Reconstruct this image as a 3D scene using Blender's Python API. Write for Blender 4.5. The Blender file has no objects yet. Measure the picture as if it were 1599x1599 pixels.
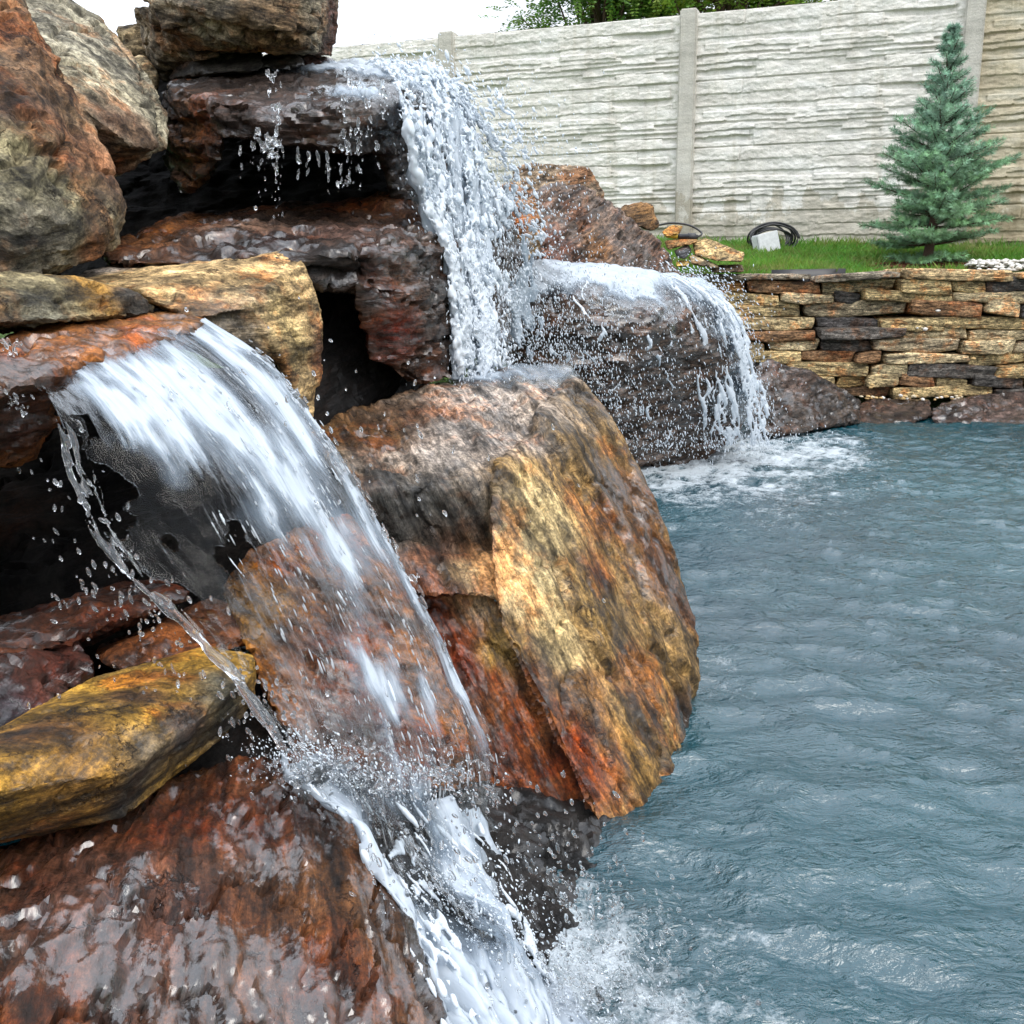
import bpy, bmesh, math, random
import numpy as np
from mathutils import Vector, Matrix, Euler

random.seed(7)
rng = np.random.default_rng(11)
scene = bpy.context.scene
COL = scene.collection

# ------------------------------------------------------------------ camera
EYE = Vector((0, 0, 0.85))
PITCH = math.radians(13.2)
ROLL = math.radians(-0.55)
cam_d = bpy.data.cameras.new('camera')
cam_d.lens = 36.0; cam_d.sensor_width = 36.0
cam_d.clip_start = 0.02; cam_d.clip_end = 1000
cam = bpy.data.objects.new('camera', cam_d)
COL.objects.link(cam)
CAMROT = Euler((math.pi/2 - PITCH, 0, 0)).to_matrix() @ Matrix.Rotation(ROLL, 3, 'Z')
cam.matrix_world = Matrix.Translation(EYE) @ CAMROT.to_4x4()
scene.camera = cam

# ------------------------------------------------------------------ sky and sun
SUN_EL, SUN_AZ = 58, 140
w = bpy.data.worlds.new('World'); scene.world = w; w.use_nodes = True
nt = w.node_tree; nt.nodes.clear()
wo = nt.nodes.new('ShaderNodeOutputWorld'); bg = nt.nodes.new('ShaderNodeBackground')
sky = nt.nodes.new('ShaderNodeTexSky'); sky.sky_type = 'NISHITA'; sky.sun_disc = False
sky.sun_elevation = math.radians(SUN_EL); sky.sun_rotation = math.radians(SUN_AZ)
tc = nt.nodes.new('ShaderNodeTexCoord'); sp = nt.nodes.new('ShaderNodeSeparateXYZ')
nt.links.new(tc.outputs['Generated'], sp.inputs[0])
rp = nt.nodes.new('ShaderNodeValToRGB')                     # an overcast layer: brighter overhead than at the horizon
rp.color_ramp.elements[0].position = 0.0; rp.color_ramp.elements[0].color = (.50, .51, .53, 1)
rp.color_ramp.elements[1].position = 0.9; rp.color_ramp.elements[1].color = (.90, .97, 1.08, 1)
nt.links.new(sp.outputs['Z'], rp.inputs[0])
cn = nt.nodes.new('ShaderNodeTexNoise'); cn.inputs['Scale'].default_value = 2.2; cn.inputs['Detail'].default_value = 4
nt.links.new(tc.outputs['Generated'], cn.inputs['Vector'])
cr = nt.nodes.new('ShaderNodeMapRange'); cr.inputs[1].default_value = .3; cr.inputs[2].default_value = .7
cr.inputs[3].default_value = 17; cr.inputs[4].default_value = 30
nt.links.new(cn.outputs[0], cr.inputs[0])
vm = nt.nodes.new('ShaderNodeVectorMath'); vm.operation = 'SCALE'
nt.links.new(rp.outputs[0], vm.inputs[0]); nt.links.new(cr.outputs[0], vm.inputs['Scale'])
mx = nt.nodes.new('ShaderNodeMix'); mx.data_type = 'RGBA'; mx.inputs[0].default_value = .86
nt.links.new(sky.outputs[0], mx.inputs[6]); nt.links.new(vm.outputs[0], mx.inputs[7])
nt.links.new(mx.outputs[2], bg.inputs[0]); bg.inputs[1].default_value = 0.098
nt.links.new(bg.outputs[0], wo.inputs[0])

sd = bpy.data.lights.new('sun', 'SUN'); sd.energy = 2.1; sd.angle = math.radians(38); sd.color = (1, .95, .88)
sun = bpy.data.objects.new('sun', sd); COL.objects.link(sun)
el, az = math.radians(SUN_EL), math.radians(SUN_AZ)
sdir = Vector((math.sin(az)*math.cos(el), math.cos(az)*math.cos(el), math.sin(el)))
sun.rotation_euler = sdir.to_track_quat('Z', 'Y').to_euler()
sun.location = sdir*30

scene.view_settings.view_transform = 'Standard'
scene.view_settings.look = 'None'
scene.view_settings.exposure = 0.2
scene.view_settings.gamma = 1
scene.cycles.transparent_max_bounces = 16
scene.cycles.max_bounces = 7
scene.cycles.adaptive_threshold = .02
scene.cycles.caustics_reflective = False; scene.cycles.caustics_refractive = False

# ------------------------------------------------------------------ helpers
def P(px, py, d):
    """point seen at photo pixel (px,py) standing d metres ahead"""
    v = CAMROT @ Vector(((px-799.5)/1600, (799.5-py)/1600, -1))
    return EYE + v*(d/v.y)

def tag(o, label=None, cat=None, group=None, kind=None):
    if label: o['label'] = label
    if cat: o['category'] = cat
    if group: o['group'] = group
    if kind: o['kind'] = kind
    return o

def link_mesh(name, me, mat=None, parent=None, loc=None):
    o = bpy.data.objects.new(name, me); COL.objects.link(o)
    if mat: me.materials.append(mat)
    if parent: o.parent = parent
    if loc is not None: o.location = loc
    return o

def empty(name, loc, label=None, cat=None, group=None):
    o = bpy.data.objects.new(name, None); o.empty_display_size = .1
    COL.objects.link(o); o.location = loc
    return tag(o, label, cat, group)

def smooth(me, on=True):
    me.polygons.foreach_set('use_smooth', np.full(len(me.polygons), on))

def from_np(name, V, F):
    """V (n,3); F (m,k) all same k"""
    me = bpy.data.meshes.new(name)
    n, (m, k) = len(V), F.shape
    me.vertices.add(n); me.vertices.foreach_set('co', np.ascontiguousarray(V, dtype=np.float32).ravel())
    me.loops.add(m*k); me.loops.foreach_set('vertex_index', np.ascontiguousarray(F, dtype=np.int32).ravel())
    me.polygons.add(m); me.polygons.foreach_set('loop_start', np.arange(0, m*k, k, dtype=np.int32))
    me.update(calc_edges=True); me.validate()
    return me

# --- vectorised noise
_perm = rng.permutation(256); _perm = np.concatenate([_perm, _perm, _perm])
_grad = rng.normal(size=(256, 3)); _grad /= np.linalg.norm(_grad, axis=1)[:, None]
def perlin(p):
    p = np.asarray(p, dtype=np.float64)
    i = np.floor(p).astype(np.int64); f = p-i; i &= 255
    u = f*f*f*(f*(f*6-15)+10)
    def g(dx, dy, dz):
        h = _perm[_perm[_perm[(i[:, 0]+dx) & 255]+((i[:, 1]+dy) & 255)]+((i[:, 2]+dz) & 255)] & 255
        return (_grad[h]*(f-np.array([dx, dy, dz]))).sum(1)
    x0 = g(0,0,0)+u[:,0]*(g(1,0,0)-g(0,0,0)); x1 = g(0,1,0)+u[:,0]*(g(1,1,0)-g(0,1,0))
    x2 = g(0,0,1)+u[:,0]*(g(1,0,1)-g(0,0,1)); x3 = g(0,1,1)+u[:,0]*(g(1,1,1)-g(0,1,1))
    a = x0+u[:,1]*(x1-x0); b = x2+u[:,1]*(x3-x2)
    return (a+u[:,2]*(b-a))*1.5
def fbm(p, oct=4, gain=.5, lac=2.03):
    s = 0; a = 1
    for k in range(oct):
        s = s+a*perlin(p+k*17.3); p = p*lac; a *= gain
    return s
def facets(p, seed=0):
    """fracture facets: every cell of a jittered lattice is a tilted plane"""
    i = np.floor(p).astype(np.int64); best = np.full(len(p), 9e9); out = np.zeros(len(p))
    for dx in (-1,0,1):
        for dy in (-1,0,1):
            for dz in (-1,0,1):
                c = i+np.array([dx,dy,dz])
                h = _perm[_perm[_perm[(c[:,0]+seed) & 255]+(c[:,1] & 255)]+(c[:,2] & 255)] & 255
                g = _grad[h]; q = p-(c+.5+g*.45)
                d2 = (q*q).sum(1); m = d2 < best
                best = np.where(m, d2, best)
                g2 = _grad[(h*7+31) & 255]
                out = np.where(m, (g2*q).sum(1)+.25*g[:,0], out)
    return out

def layer_hash(v):
    """a random offset per layer, with a short ramp between one layer and the next"""
    i = np.floor(v).astype(np.int64); f = v-i
    a = _perm[i & 255]/255.0; b = _perm[(i+1) & 255]/255.0
    t = np.clip((f-.86)/.14, 0, 1)
    return a+(b-a)*t
def f1sq(p, seed=0):
    """squared distance to the nearest point of a jittered lattice: shell-shaped fracture scars with sharp ridges"""
    i = np.floor(p).astype(np.int64); best = np.full(len(p), 9e9)
    for dx in (-1,0,1):
        for dy in (-1,0,1):
            for dz in (-1,0,1):
                c = i+np.array([dx,dy,dz])
                h = _perm[_perm[_perm[(c[:,0]+seed) & 255]+(c[:,1] & 255)]+(c[:,2] & 255)] & 255
                q = p-(c+.5+_grad[h]*.5)
                best = np.minimum(best, (q*q).sum(1))
    return best

# ------------------------------------------------------------------ material kit
class NB:
    def __init__(s, name):
        s.m = bpy.data.materials.new(name); s.m.use_nodes = True
        s.t = s.m.node_tree; s.t.nodes.clear()
        s.out = s.t.nodes.new('ShaderNodeOutputMaterial')
    def n(s, typ, **kw):
        nd = s.t.nodes.new('ShaderNode'+typ)
        for k, v in kw.items(): setattr(nd, k, v)
        return nd
    def set(s, sock, v):
        if isinstance(v, bpy.types.NodeSocket): s.t.links.new(v, sock)
        elif v is not None:
            if isinstance(v, (tuple, list)) and len(v) == 3 and sock.type == 'RGBA': v = (*v, 1)
            sock.default_value = v
    def noise(s, vec, scale, detail=5, rough=.55, dist=0):
        nd = s.n('TexNoise'); s.set(nd.inputs['Vector'], vec); nd.inputs['Scale'].default_value = scale
        nd.inputs['Detail'].default_value = detail; nd.inputs['Roughness'].default_value = rough
        nd.inputs['Distortion'].default_value = dist
        return nd.outputs[0]
    def map(s, vec, scale=(1,1,1), rot=(0,0,0), loc=(0,0,0)):
        nd = s.n('Mapping'); s.set(nd.inputs[0], vec); nd.inputs['Scale'].default_value = scale
        nd.inputs['Rotation'].default_value = rot; nd.inputs['Location'].default_value = loc
        return nd.outputs[0]
    def ramp(s, fac, stops, interp='LINEAR'):
        nd = s.n('ValToRGB'); s.set(nd.inputs[0], fac); e = nd.color_ramp.elements
        nd.color_ramp.interpolation = interp
        while len(e) < len(stops): e.new(.5)
        for k, (p, c) in enumerate(stops):
            e[k].position = p; e[k].color = (c, c, c, 1) if not isinstance(c, (tuple, list)) else (*c, 1)
        return nd.outputs[0]
    def mix(s, fac, a, b, blend='MIX'):
        nd = s.n('Mix', data_type='RGBA', blend_type=blend)
        s.set(nd.inputs[0], fac); s.set(nd.inputs[6], a); s.set(nd.inputs[7], b)
        return nd.outputs[2]
    def math(s, op, a, b=None, c=None, clamp=False):
        nd = s.n('Math', operation=op, use_clamp=clamp); s.set(nd.inputs[0], a)
        if b is not None: s.set(nd.inputs[1], b)
        if c is not None: s.set(nd.inputs[2], c)
        return nd.outputs[0]
    def bump(s, h, strength, dist, normal=None):
        nd = s.n('Bump'); s.set(nd.inputs['Height'], h); nd.inputs['Strength'].default_value = strength
        nd.inputs['Distance'].default_value = dist
        if normal is not None: s.set(nd.inputs['Normal'], normal)
        return nd.outputs[0]
    def bsdf(s, **kw):
        nd = s.n('BsdfPrincipled')
        for k, v in kw.items(): s.set(nd.inputs[k.replace('_', ' ')], v)
        return nd
    def done(s, shader):
        s.t.links.new(shader, s.out.inputs[0]); return s.m

def rock_material(name, fine=1.0, slick=False):
    """fractured, bedded, rusty stone; colour and wetness come from the mesh attributes 'tint', 'damp' and 'bed'"""
    b = NB(name)
    at = b.n('Attribute', attribute_name='tint'); tint = at.outputs['Color']
    wa = b.n('Attribute', attribute_name='damp'); wet = wa.outputs['Fac']
    bd = b.n('Attribute', attribute_name='bed'); vec = bd.outputs['Vector']
    lay = b.noise(b.map(vec, (2.5, 2.5, 20)), 1.6*fine, 7, .66, .12)
    fib = b.noise(b.map(vec, (16, 16, 120)), 1.0*fine, 6, .68, .08)
    blot = b.noise(vec, 6*fine, 8, .70, .2)
    spk = b.noise(vec, 170*fine, 4, .75)
    med = b.noise(b.map(vec, (1, 1, 2.2), loc=(3, 1, 2)), 30*fine, 8, .72, .12)
    # colour
    c = b.mix(1, tint, b.ramp(lay, [(.37, .26), (.5, .98), (.62, 1.55)]), 'MULTIPLY')
    c = b.mix(.85, c, b.ramp(fib, [(.40, .50), (.5, 1), (.60, 1.5)]), 'MULTIPLY')
    c = b.mix(.8, c, b.ramp(spk, [(.40, .55), (.5, 1), (.60, 1.5)]), 'MULTIPLY')
    c = b.mix(.9, c, b.ramp(med, [(.39, .28), (.5, 1), (.60, 1.55)]), 'MULTIPLY')
    rust = b.ramp(blot, [(.52, 0.0), (.60, 1)])
    c = b.mix(b.math('MULTIPLY', rust, .55), c, b.mix(1, c, (1.35, .66, .30), 'MULTIPLY'))
    gry = b.ramp(b.noise(b.map(vec, loc=(7, 5, 1)), 6, 7, .7, .4), [(.5, 0), (.6, 1)])
    c = b.mix(b.math('MULTIPLY', gry, .5), c, b.mix(.55, b.mix(1, c, (.55, .60, .62), 'MULTIPLY'), (.065, .058, .050)))
    wob = b.n('VectorMath', operation='ADD')
    nz = b.n('TexNoise'); nz.inputs['Scale'].default_value = 6; b.set(nz.inputs['Vector'], vec); nz.inputs['Detail'].default_value = 7; nz.inputs['Roughness'].default_value = .65
    sc = b.n('VectorMath', operation='SCALE'); sc.inputs['Scale'].default_value = .30
    b.set(sc.inputs[0], nz.outputs['Color']); b.set(wob.inputs[0], vec); b.set(wob.inputs[1], sc.outputs[0])
    vo = b.n('TexVoronoi', feature='DISTANCE_TO_EDGE'); vo.inputs['Scale'].default_value = 2.6*fine
    b.set(vo.inputs['Vector'], b.map(wob.outputs[0], (1, 1.2, 3.4)))
    crack = b.ramp(vo.outputs['Distance'], [(0, 0), (.012, 1)])
    crk = b.math('MAXIMUM', crack, b.ramp(b.noise(b.map(vec, loc=(2, 8, 3)), 7, 5, .7), [(.46, 1), (.54, 0)]))
    c = b.mix(b.math('SUBTRACT', 1, crk), c, b.mix(1, c, (.3, .27, .25), 'MULTIPLY'))
    dk = b.mix(1, c, (.60, .49, .42), 'MULTIPLY')
    c = b.mix(wet, c, dk)
    # relief
    def chips(scale, k):
        wv = b.n('VectorMath', operation='ADD'); s2 = b.n('VectorMath', operation='SCALE'); s2.inputs['Scale'].default_value = .10/scale*8
        b.set(s2.inputs[0], nz.outputs['Color']); b.set(wv.inputs[0], b.map(vec, (1, 1, 1.9))); b.set(wv.inputs[1], s2.outputs[0])
        v = b.n('TexVoronoi'); v.inputs['Scale'].default_value = scale; b.set(v.inputs['Vector'], wv.outputs[0])
        a1 = b.n('VectorMath', operation='SUBTRACT'); b.set(a1.inputs[0], wv.outputs[0]); b.set(a1.inputs[1], v.outputs['Position'])
        a2 = b.n('VectorMath', operation='SUBTRACT'); b.set(a2.inputs[0], v.outputs['Color']); a2.inputs[1].default_value = (.5, .5, .5)
        dt = b.n('VectorMath', operation='DOT_PRODUCT'); b.set(dt.inputs[0], a1.outputs[0]); b.set(dt.inputs[1], a2.outputs[0])
        return b.math('MULTIPLY', dt.outputs['Value'], scale*k)
    grain = b.noise(b.map(vec, (1, 1, 3.2), loc=(5, 3, 9)), 70*fine, 6, .75, .1)
    ch = b.math('ADD', chips(14*fine, 1.0), chips(40*fine, .4))
    h = b.math('ADD', b.math('ADD', ch, b.math('MULTIPLY', lay, .45)), b.math('ADD', b.math('MULTIPLY', med, .35), b.math('ADD', b.math('MULTIPLY', grain, .35), b.math('MULTIPLY', fib, .45))))
    h = b.math('ADD', h, b.math('MULTIPLY', crk, .25))
    nrm = b.bump(h, .95, .022)
    film = b.noise(b.map(vec, (1, 1, 1.5)), 16, 2, .5, 1.0)
    hf = b.math('ADD', b.math('MULTIPLY', film, .42 if slick else .26), b.math('MULTIPLY', h, .16 if slick else .36))
    nfilm = b.bump(hf, .42, .018)
    wpatch = b.ramp(b.noise(b.map(vec, (1, 1, 2.6), loc=(9, 2, 4)), 4.5 if slick else 9, 10, .74 if slick else .78, .5), [(.475, .05), (.52, 1)])
    cw = b.math('MULTIPLY', wet, wpatch, clamp=True)
    rg = b.n('MapRange'); b.set(rg.inputs[0], wet); rg.inputs[3].default_value = .85; rg.inputs[4].default_value = .5
    p = b.bsdf(Base_Color=c, Roughness=rg.outputs[0], Normal=nrm)
    b.set(p.inputs['Coat Weight'], cw); p.inputs['Coat Roughness'].default_value = .05 if slick else .12
    p.inputs['Coat IOR'].default_value = 1.9 if slick else 1.75
    b.set(p.inputs['Coat Normal'], nfilm)
    p.inputs['Specular IOR Level'].default_value = .25
    return b.done(p.outputs[0])

ROCK = rock_material('rock')
SLICK = rock_material('streaming_rock', 1.0, True)
STONE = rock_material('flagstone', 1.6)

def water_sheet_material():
    b = NB('falling_water')
    fo = b.n('Attribute', attribute_name='foam').outputs['Fac']
    uv = b.n('Attribute', attribute_name='flow').outputs['Vector']
    st = b.noise(b.map(uv, (26, 3.2, 1)), 1, 6, .62, .35)
    st2 = b.noise(b.map(uv, (110, 10, 1)), 1, 5, .65, .2)
    st3 = b.noise(b.map(uv, (13, 5, 1), loc=(3, 7, 0)), 1, 5, .6, .8)
    fac = b.math('ADD', b.math('MULTIPLY', st, .52), b.math('ADD', b.math('MULTIPLY', st2, .30), b.math('MULTIPLY', st3, .35)))
    th = b.math('SUBTRACT', 1.08, b.math('MULTIPLY', fo, 1.0))
    f = b.n('MapRange'); b.set(f.inputs[0], b.math('SUBTRACT', fac, th)); f.inputs[1].default_value = -.07; f.inputs[2].default_value = .10; f.inputs[4].default_value = .86
    veil = b.n('MapRange'); b.set(veil.inputs[0], fo); veil.inputs[1].default_value = .34; veil.inputs[2].default_value = .70; veil.inputs[4].default_value = .42
    h = b.math('ADD', st, b.math('MULTIPLY', st2, .5))
    nrm = b.bump(h, .5, .010)
    white = b.bsdf(Base_Color=b.mix(f.outputs[0], (.33, .42, .52), (.66, .72, .78)), Roughness=.22, Normal=nrm)
    tl = b.n('BsdfTranslucent'); tl.inputs[0].default_value = (.62, .70, .78, 1)
    wm = b.n('MixShader'); wm.inputs[0].default_value = .3
    b.set(wm.inputs[1], white.outputs[0]); b.set(wm.inputs[2], tl.outputs[0])
    tr = b.n('BsdfTransparent'); tr.inputs[0].default_value = (.965, .975, .98, 1)
    gl = b.n('BsdfGlossy'); gl.inputs['Roughness'].default_value = .04; b.set(gl.inputs['Normal'], nrm)
    fr = b.n('Fresnel'); fr.inputs[0].default_value = 1.36; b.set(fr.inputs['Normal'], nrm)
    cl = b.n('MixShader'); b.set(cl.inputs[0], b.math('MULTIPLY', fr.outputs[0], .28)); b.set(cl.inputs[1], tr.outputs[0]); b.set(cl.inputs[2], gl.outputs[0])
    m = b.n('MixShader'); b.set(m.inputs[0], b.math('MAXIMUM', f.outputs[0], veil.outputs[0])); b.set(m.inputs[1], cl.outputs[0]); b.set(m.inputs[2], wm.outputs[0])
    return b.done(m.outputs[0])
FALL = water_sheet_material()

def drop_material(name, white):
    b = NB(name)
    g = b.bsdf(Base_Color=(.97, .99, 1), Roughness=.03, IOR=1.33); g.inputs['Transmission Weight'].default_value = 1
    wv = b.bsdf(Base_Color=(.80, .85, .90), Roughness=.25)
    tl = b.n('BsdfTranslucent'); tl.inputs[0].default_value = (.85, .9, .95, 1)
    wm = b.n('MixShader'); wm.inputs[0].default_value = .35; b.set(wm.inputs[1], wv.outputs[0]); b.set(wm.inputs[2], tl.outputs[0])
    m = b.n('MixShader'); m.inputs[0].default_value = white; b.set(m.inputs[1], g.outputs[0]); b.set(m.inputs[2], wm.outputs[0])
    return b.done(m.outputs[0])
AIR = drop_material('aerated_water', .92)
DROP = drop_material('water_drops', .08)
SPRAY = drop_material('water_spray', .5)

# ------------------------------------------------------------------ rock builder
def hull_bm(bm, pts, chip=0, seed=1, cuts=13):
    """convex hull of pts with its corners and edges knocked off by flat breaks"""
    tmp = bmesh.new()
    def hull(ps):
        vs = [tmp.verts.new(p) for p in ps]
        r = bmesh.ops.convex_hull(tmp, input=vs)
        dead = list({g for g in r['geom_interior']+r['geom_unused'] if isinstance(g, bmesh.types.BMVert)})
        if dead: bmesh.ops.delete(tmp, geom=dead, context='VERTS')
    hull(pts)
    if chip:
        rr = random.Random(seed); L = max((Vector(p)-Vector(q)).length for p in pts for q in pts[:4])
        for k in range(cuts):
            n = Vector((rr.gauss(0, 1), rr.gauss(0, 1), rr.gauss(0, 1))).normalized()
            h = max(v.co.dot(n) for v in tmp.verts)-L*chip*rr.uniform(.15, 1)
            bmesh.ops.bisect_plane(tmp, geom=tmp.verts[:]+tmp.edges[:]+tmp.faces[:], plane_co=n*h, plane_no=n, clear_outer=True)
            ps = [v.co.copy() for v in tmp.verts]; tmp.clear(); hull(ps)
    m = bpy.data.meshes.new('tmp'); tmp.to_mesh(m); tmp.free(); bm.from_mesh(m); bpy.data.meshes.remove(m)

def hull_pts(pts, th):
    """front points plus a smaller back outline th metres further on"""
    out = [P(*p) for p in pts]
    if th:
        cx = sum(p[0] for p in pts)/len(pts); cy = sum(p[1] for p in pts)/len(pts); dm = max(p[2] for p in pts)
        for (x, y, d) in pts:
            out.append(P(cx+.8*(x-cx), cy+.8*(y-cy), d*.4+dm*.6+th))
    return out

def rebuild(bm, voxel):
    me = bpy.data.meshes.new('tmp'); bm.to_mesh(me); bm.free()
    o = bpy.data.objects.new('tmp', me); COL.objects.link(o)
    md = o.modifiers.new('r', 'REMESH'); md.mode = 'VOXEL'; md.voxel_size = voxel
    dg = bpy.context.evaluated_depsgraph_get()
    new = bpy.data.meshes.new_from_object(o.evaluated_get(dg))
    bpy.data.objects.remove(o); bpy.data.meshes.remove(me)
    return new

def rock(name, label, hulls, color, wet=0.0, blobs=(), voxel=.010, rough=1.0, bed=(12, -8, 0), cat='boulder', mat=None,
         group=None, parent=None, worldpts=False, origin=None, size=None, strata=1.0, chip=.035, cuts=13):
    """hulls: list of (points, thickness); blobs: (px,py,d,radius,colour,wet)"""
    bm = bmesh.new()
    for pts, th in hulls:
        hull_bm(bm, [Vector(p) for p in pts] if worldpts else hull_pts(pts, th), 0 if worldpts else chip, int(hash_s(label or name)*100)+len(pts), cuts)
    me = rebuild(bm, voxel)
    n = len(me.vertices)
    co = np.empty(n*3, dtype=np.float32); me.vertices.foreach_get('co', co); co = co.reshape(-1, 3).astype(np.float64)
    nr = np.empty(n*3, dtype=np.float32); me.vertices.foreach_get('normal', nr); nr = nr.reshape(-1, 3)
    R = np.array(Euler([math.radians(a) for a in bed]).to_matrix())
    off = np.array([hash_s(label or name)*37 % 50, hash_s(name)*11 % 50, hash_s(label or name) % 50])
    bc = co @ R + off
    ext = size or float(np.ptp(co, axis=0).max())
    s = .5*min(1.2, ext)+.12
    a = rough*s; d = np.zeros(n)
    wv = fbm(bc*3/s, 3)
    d += a*.010*fbm(bc*1.8/s, 3)
    lay1 = bc[:, 2]*13/s+.55*wv+.25*fbm(bc*np.array([8, 8, 2])/s, 3)
    lay2 = bc[:, 2]*38/s+1.1*wv+.5*fbm(bc*np.array([14, 14, 3])/s+3, 3)
    d += a*.030*strata*(layer_hash(lay1)-.5)+a*.014*strata*(layer_hash(lay2)-.5)
    q = bc*np.array([2.6, 2.6, 4.4])/s*1.1
    q = q+.25*np.stack([perlin(q*1.7+k*9) for k in range(3)], 1)
    d += a*.017*(np.minimum(f1sq(q, 3), .6)-.25)
    d += a*.015*(np.minimum(f1sq(q*2.7+5, 9), .6)-.25)
    d += a*.011*fbm(bc*np.array([14, 14, 26])/s, 4, .6)
    rd = 1-np.abs(fbm(bc*np.array([2.2, 2.2, 5])/s+9, 4)); d -= a*.030*np.clip((rd-.93)/.07, 0, 1)
    co2 = co+nr*d[:, None]
    # colour and wetness
    tint = np.tile(np.array([*color, 1.0]), (n, 1)); damp = np.full(n, float(wet))
    if blobs:
        wob = np.stack([fbm(co*9+k*5, 3) for k in range(3)], 1)
        for (bx, by, bdist, r, c, wt) in blobs:
            ctr = np.array(P(bx, by, bdist)); q = np.linalg.norm(co+wob*r*.35-ctr, axis=1)/r
            k = np.clip(1.35-q*1.1, 0, 1); k = k*k*(3-2*k)
            if c is not None: tint[:, :3] = tint[:, :3]*(1-k[:, None])+np.array(c)*k[:, None]
            if wt is not None: damp = damp*(1-k)+wt*k
    org = Vector(origin) if origin is not None else Vector(((co2[:,0].min()+co2[:,0].max())/2, (co2[:,1].min()+co2[:,1].max())/2, co2[:,2].min()))
    me.vertices.foreach_set('co', (co2-np.array(org)).astype(np.float32).ravel())
    for nm, typ, val in (('tint', 'FLOAT_COLOR', tint), ('damp', 'FLOAT', damp), ('bed', 'FLOAT_VECTOR', bc)):
        at = me.attributes.new(nm, typ, 'POINT')
        at.data.foreach_set({'FLOAT_COLOR': 'color', 'FLOAT': 'value', 'FLOAT_VECTOR': 'vector'}[typ], np.ascontiguousarray(val, dtype=np.float32).ravel())
    smooth(me); me.update(); me.set_sharp_from_angle(angle=math.radians(36)); me.name = name
    o = link_mesh(name, me, mat or ROCK, parent, org)
    if parent is None: tag(o, label, cat, group)
    return o
def hash_s(s):
    h = 7
    for ch in s: h = (h*131+ord(ch)) % 100003
    return h/100.0

# palettes (linear)
GREY = (.27, .245, .19); RUST = (.21, .062, .02); ORANGE = (.36, .14, .035); OCHRE = (.42, .24, .055)
TAN = (.46, .34, .17); DARK = (.06, .052, .045); BROWN = (.12, .070, .045); RED = (.12, .022, .008); PURP = (.085, .045, .045)
BLACK = (.022, .018, .016); YEL = (.42, .26, .035)

# ================================================================== SETTING
# ---- terrain: pond basin, banks and a lawn that climbs towards the fence
def terrain_z(x, y):
    basin = -.7
    t = np.clip((y-6.25)/.12, 0, 1)
    lawn = .79+.118*np.clip(y-6.4, 0, 2.6)+.008*np.clip(x-1.5, 0, 4)
    z = basin+(lawn-basin)*t
    tl = np.clip((-1.6-x)/.5, 0, 1)                          # bank under and left of the boulders
    z = np.maximum(z, basin+(.75-basin)*tl*tl*(3-2*tl))
    return z
xs = np.unique(np.concatenate([np.linspace(-200, -8, 12), np.linspace(-8, 10, 110), np.linspace(10, 200, 12)]))
ys = np.unique(np.concatenate([np.linspace(-200, -4, 12), np.linspace(-4, 6.2, 50), np.linspace(6.2, 6.45, 6), np.linspace(6.45, 12, 40), np.linspace(12, 300, 12)]))
X, Y = np.meshgrid(xs, ys); Z = terrain_z(X, Y)
V = np.stack([X.ravel(), Y.ravel(), Z.ravel()], 1)
nx, ny = len(xs), len(ys)
ii = (np.arange(ny-1)[:, None]*nx+np.arange(nx-1)[None]).ravel()
F = np.stack([ii, ii+1, ii+nx+1, ii+nx], 1)
b = NB('turf_soil'); tcv = b.n('TexCoord').outputs['Object']
c = b.ramp(b.noise(tcv, 3, 6), [(.35, (.05, .10, .018)), (.6, (.085, .15, .028)), (.75, (.13, .17, .05))])
c = b.mix(b.ramp(b.noise(tcv, 60, 4), [(.4, 0), (.65, .6)]), c, (.05, .06, .02))
SOIL = b.done(b.bsdf(Base_Color=c, Roughness=.95, Normal=b.bump(b.noise(tcv, 90, 3), .8, .02)).outputs[0])
ground = link_mesh('ground', from_np('ground', V, F), SOIL); smooth(ground.data); tag(ground, kind='structure')

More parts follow.
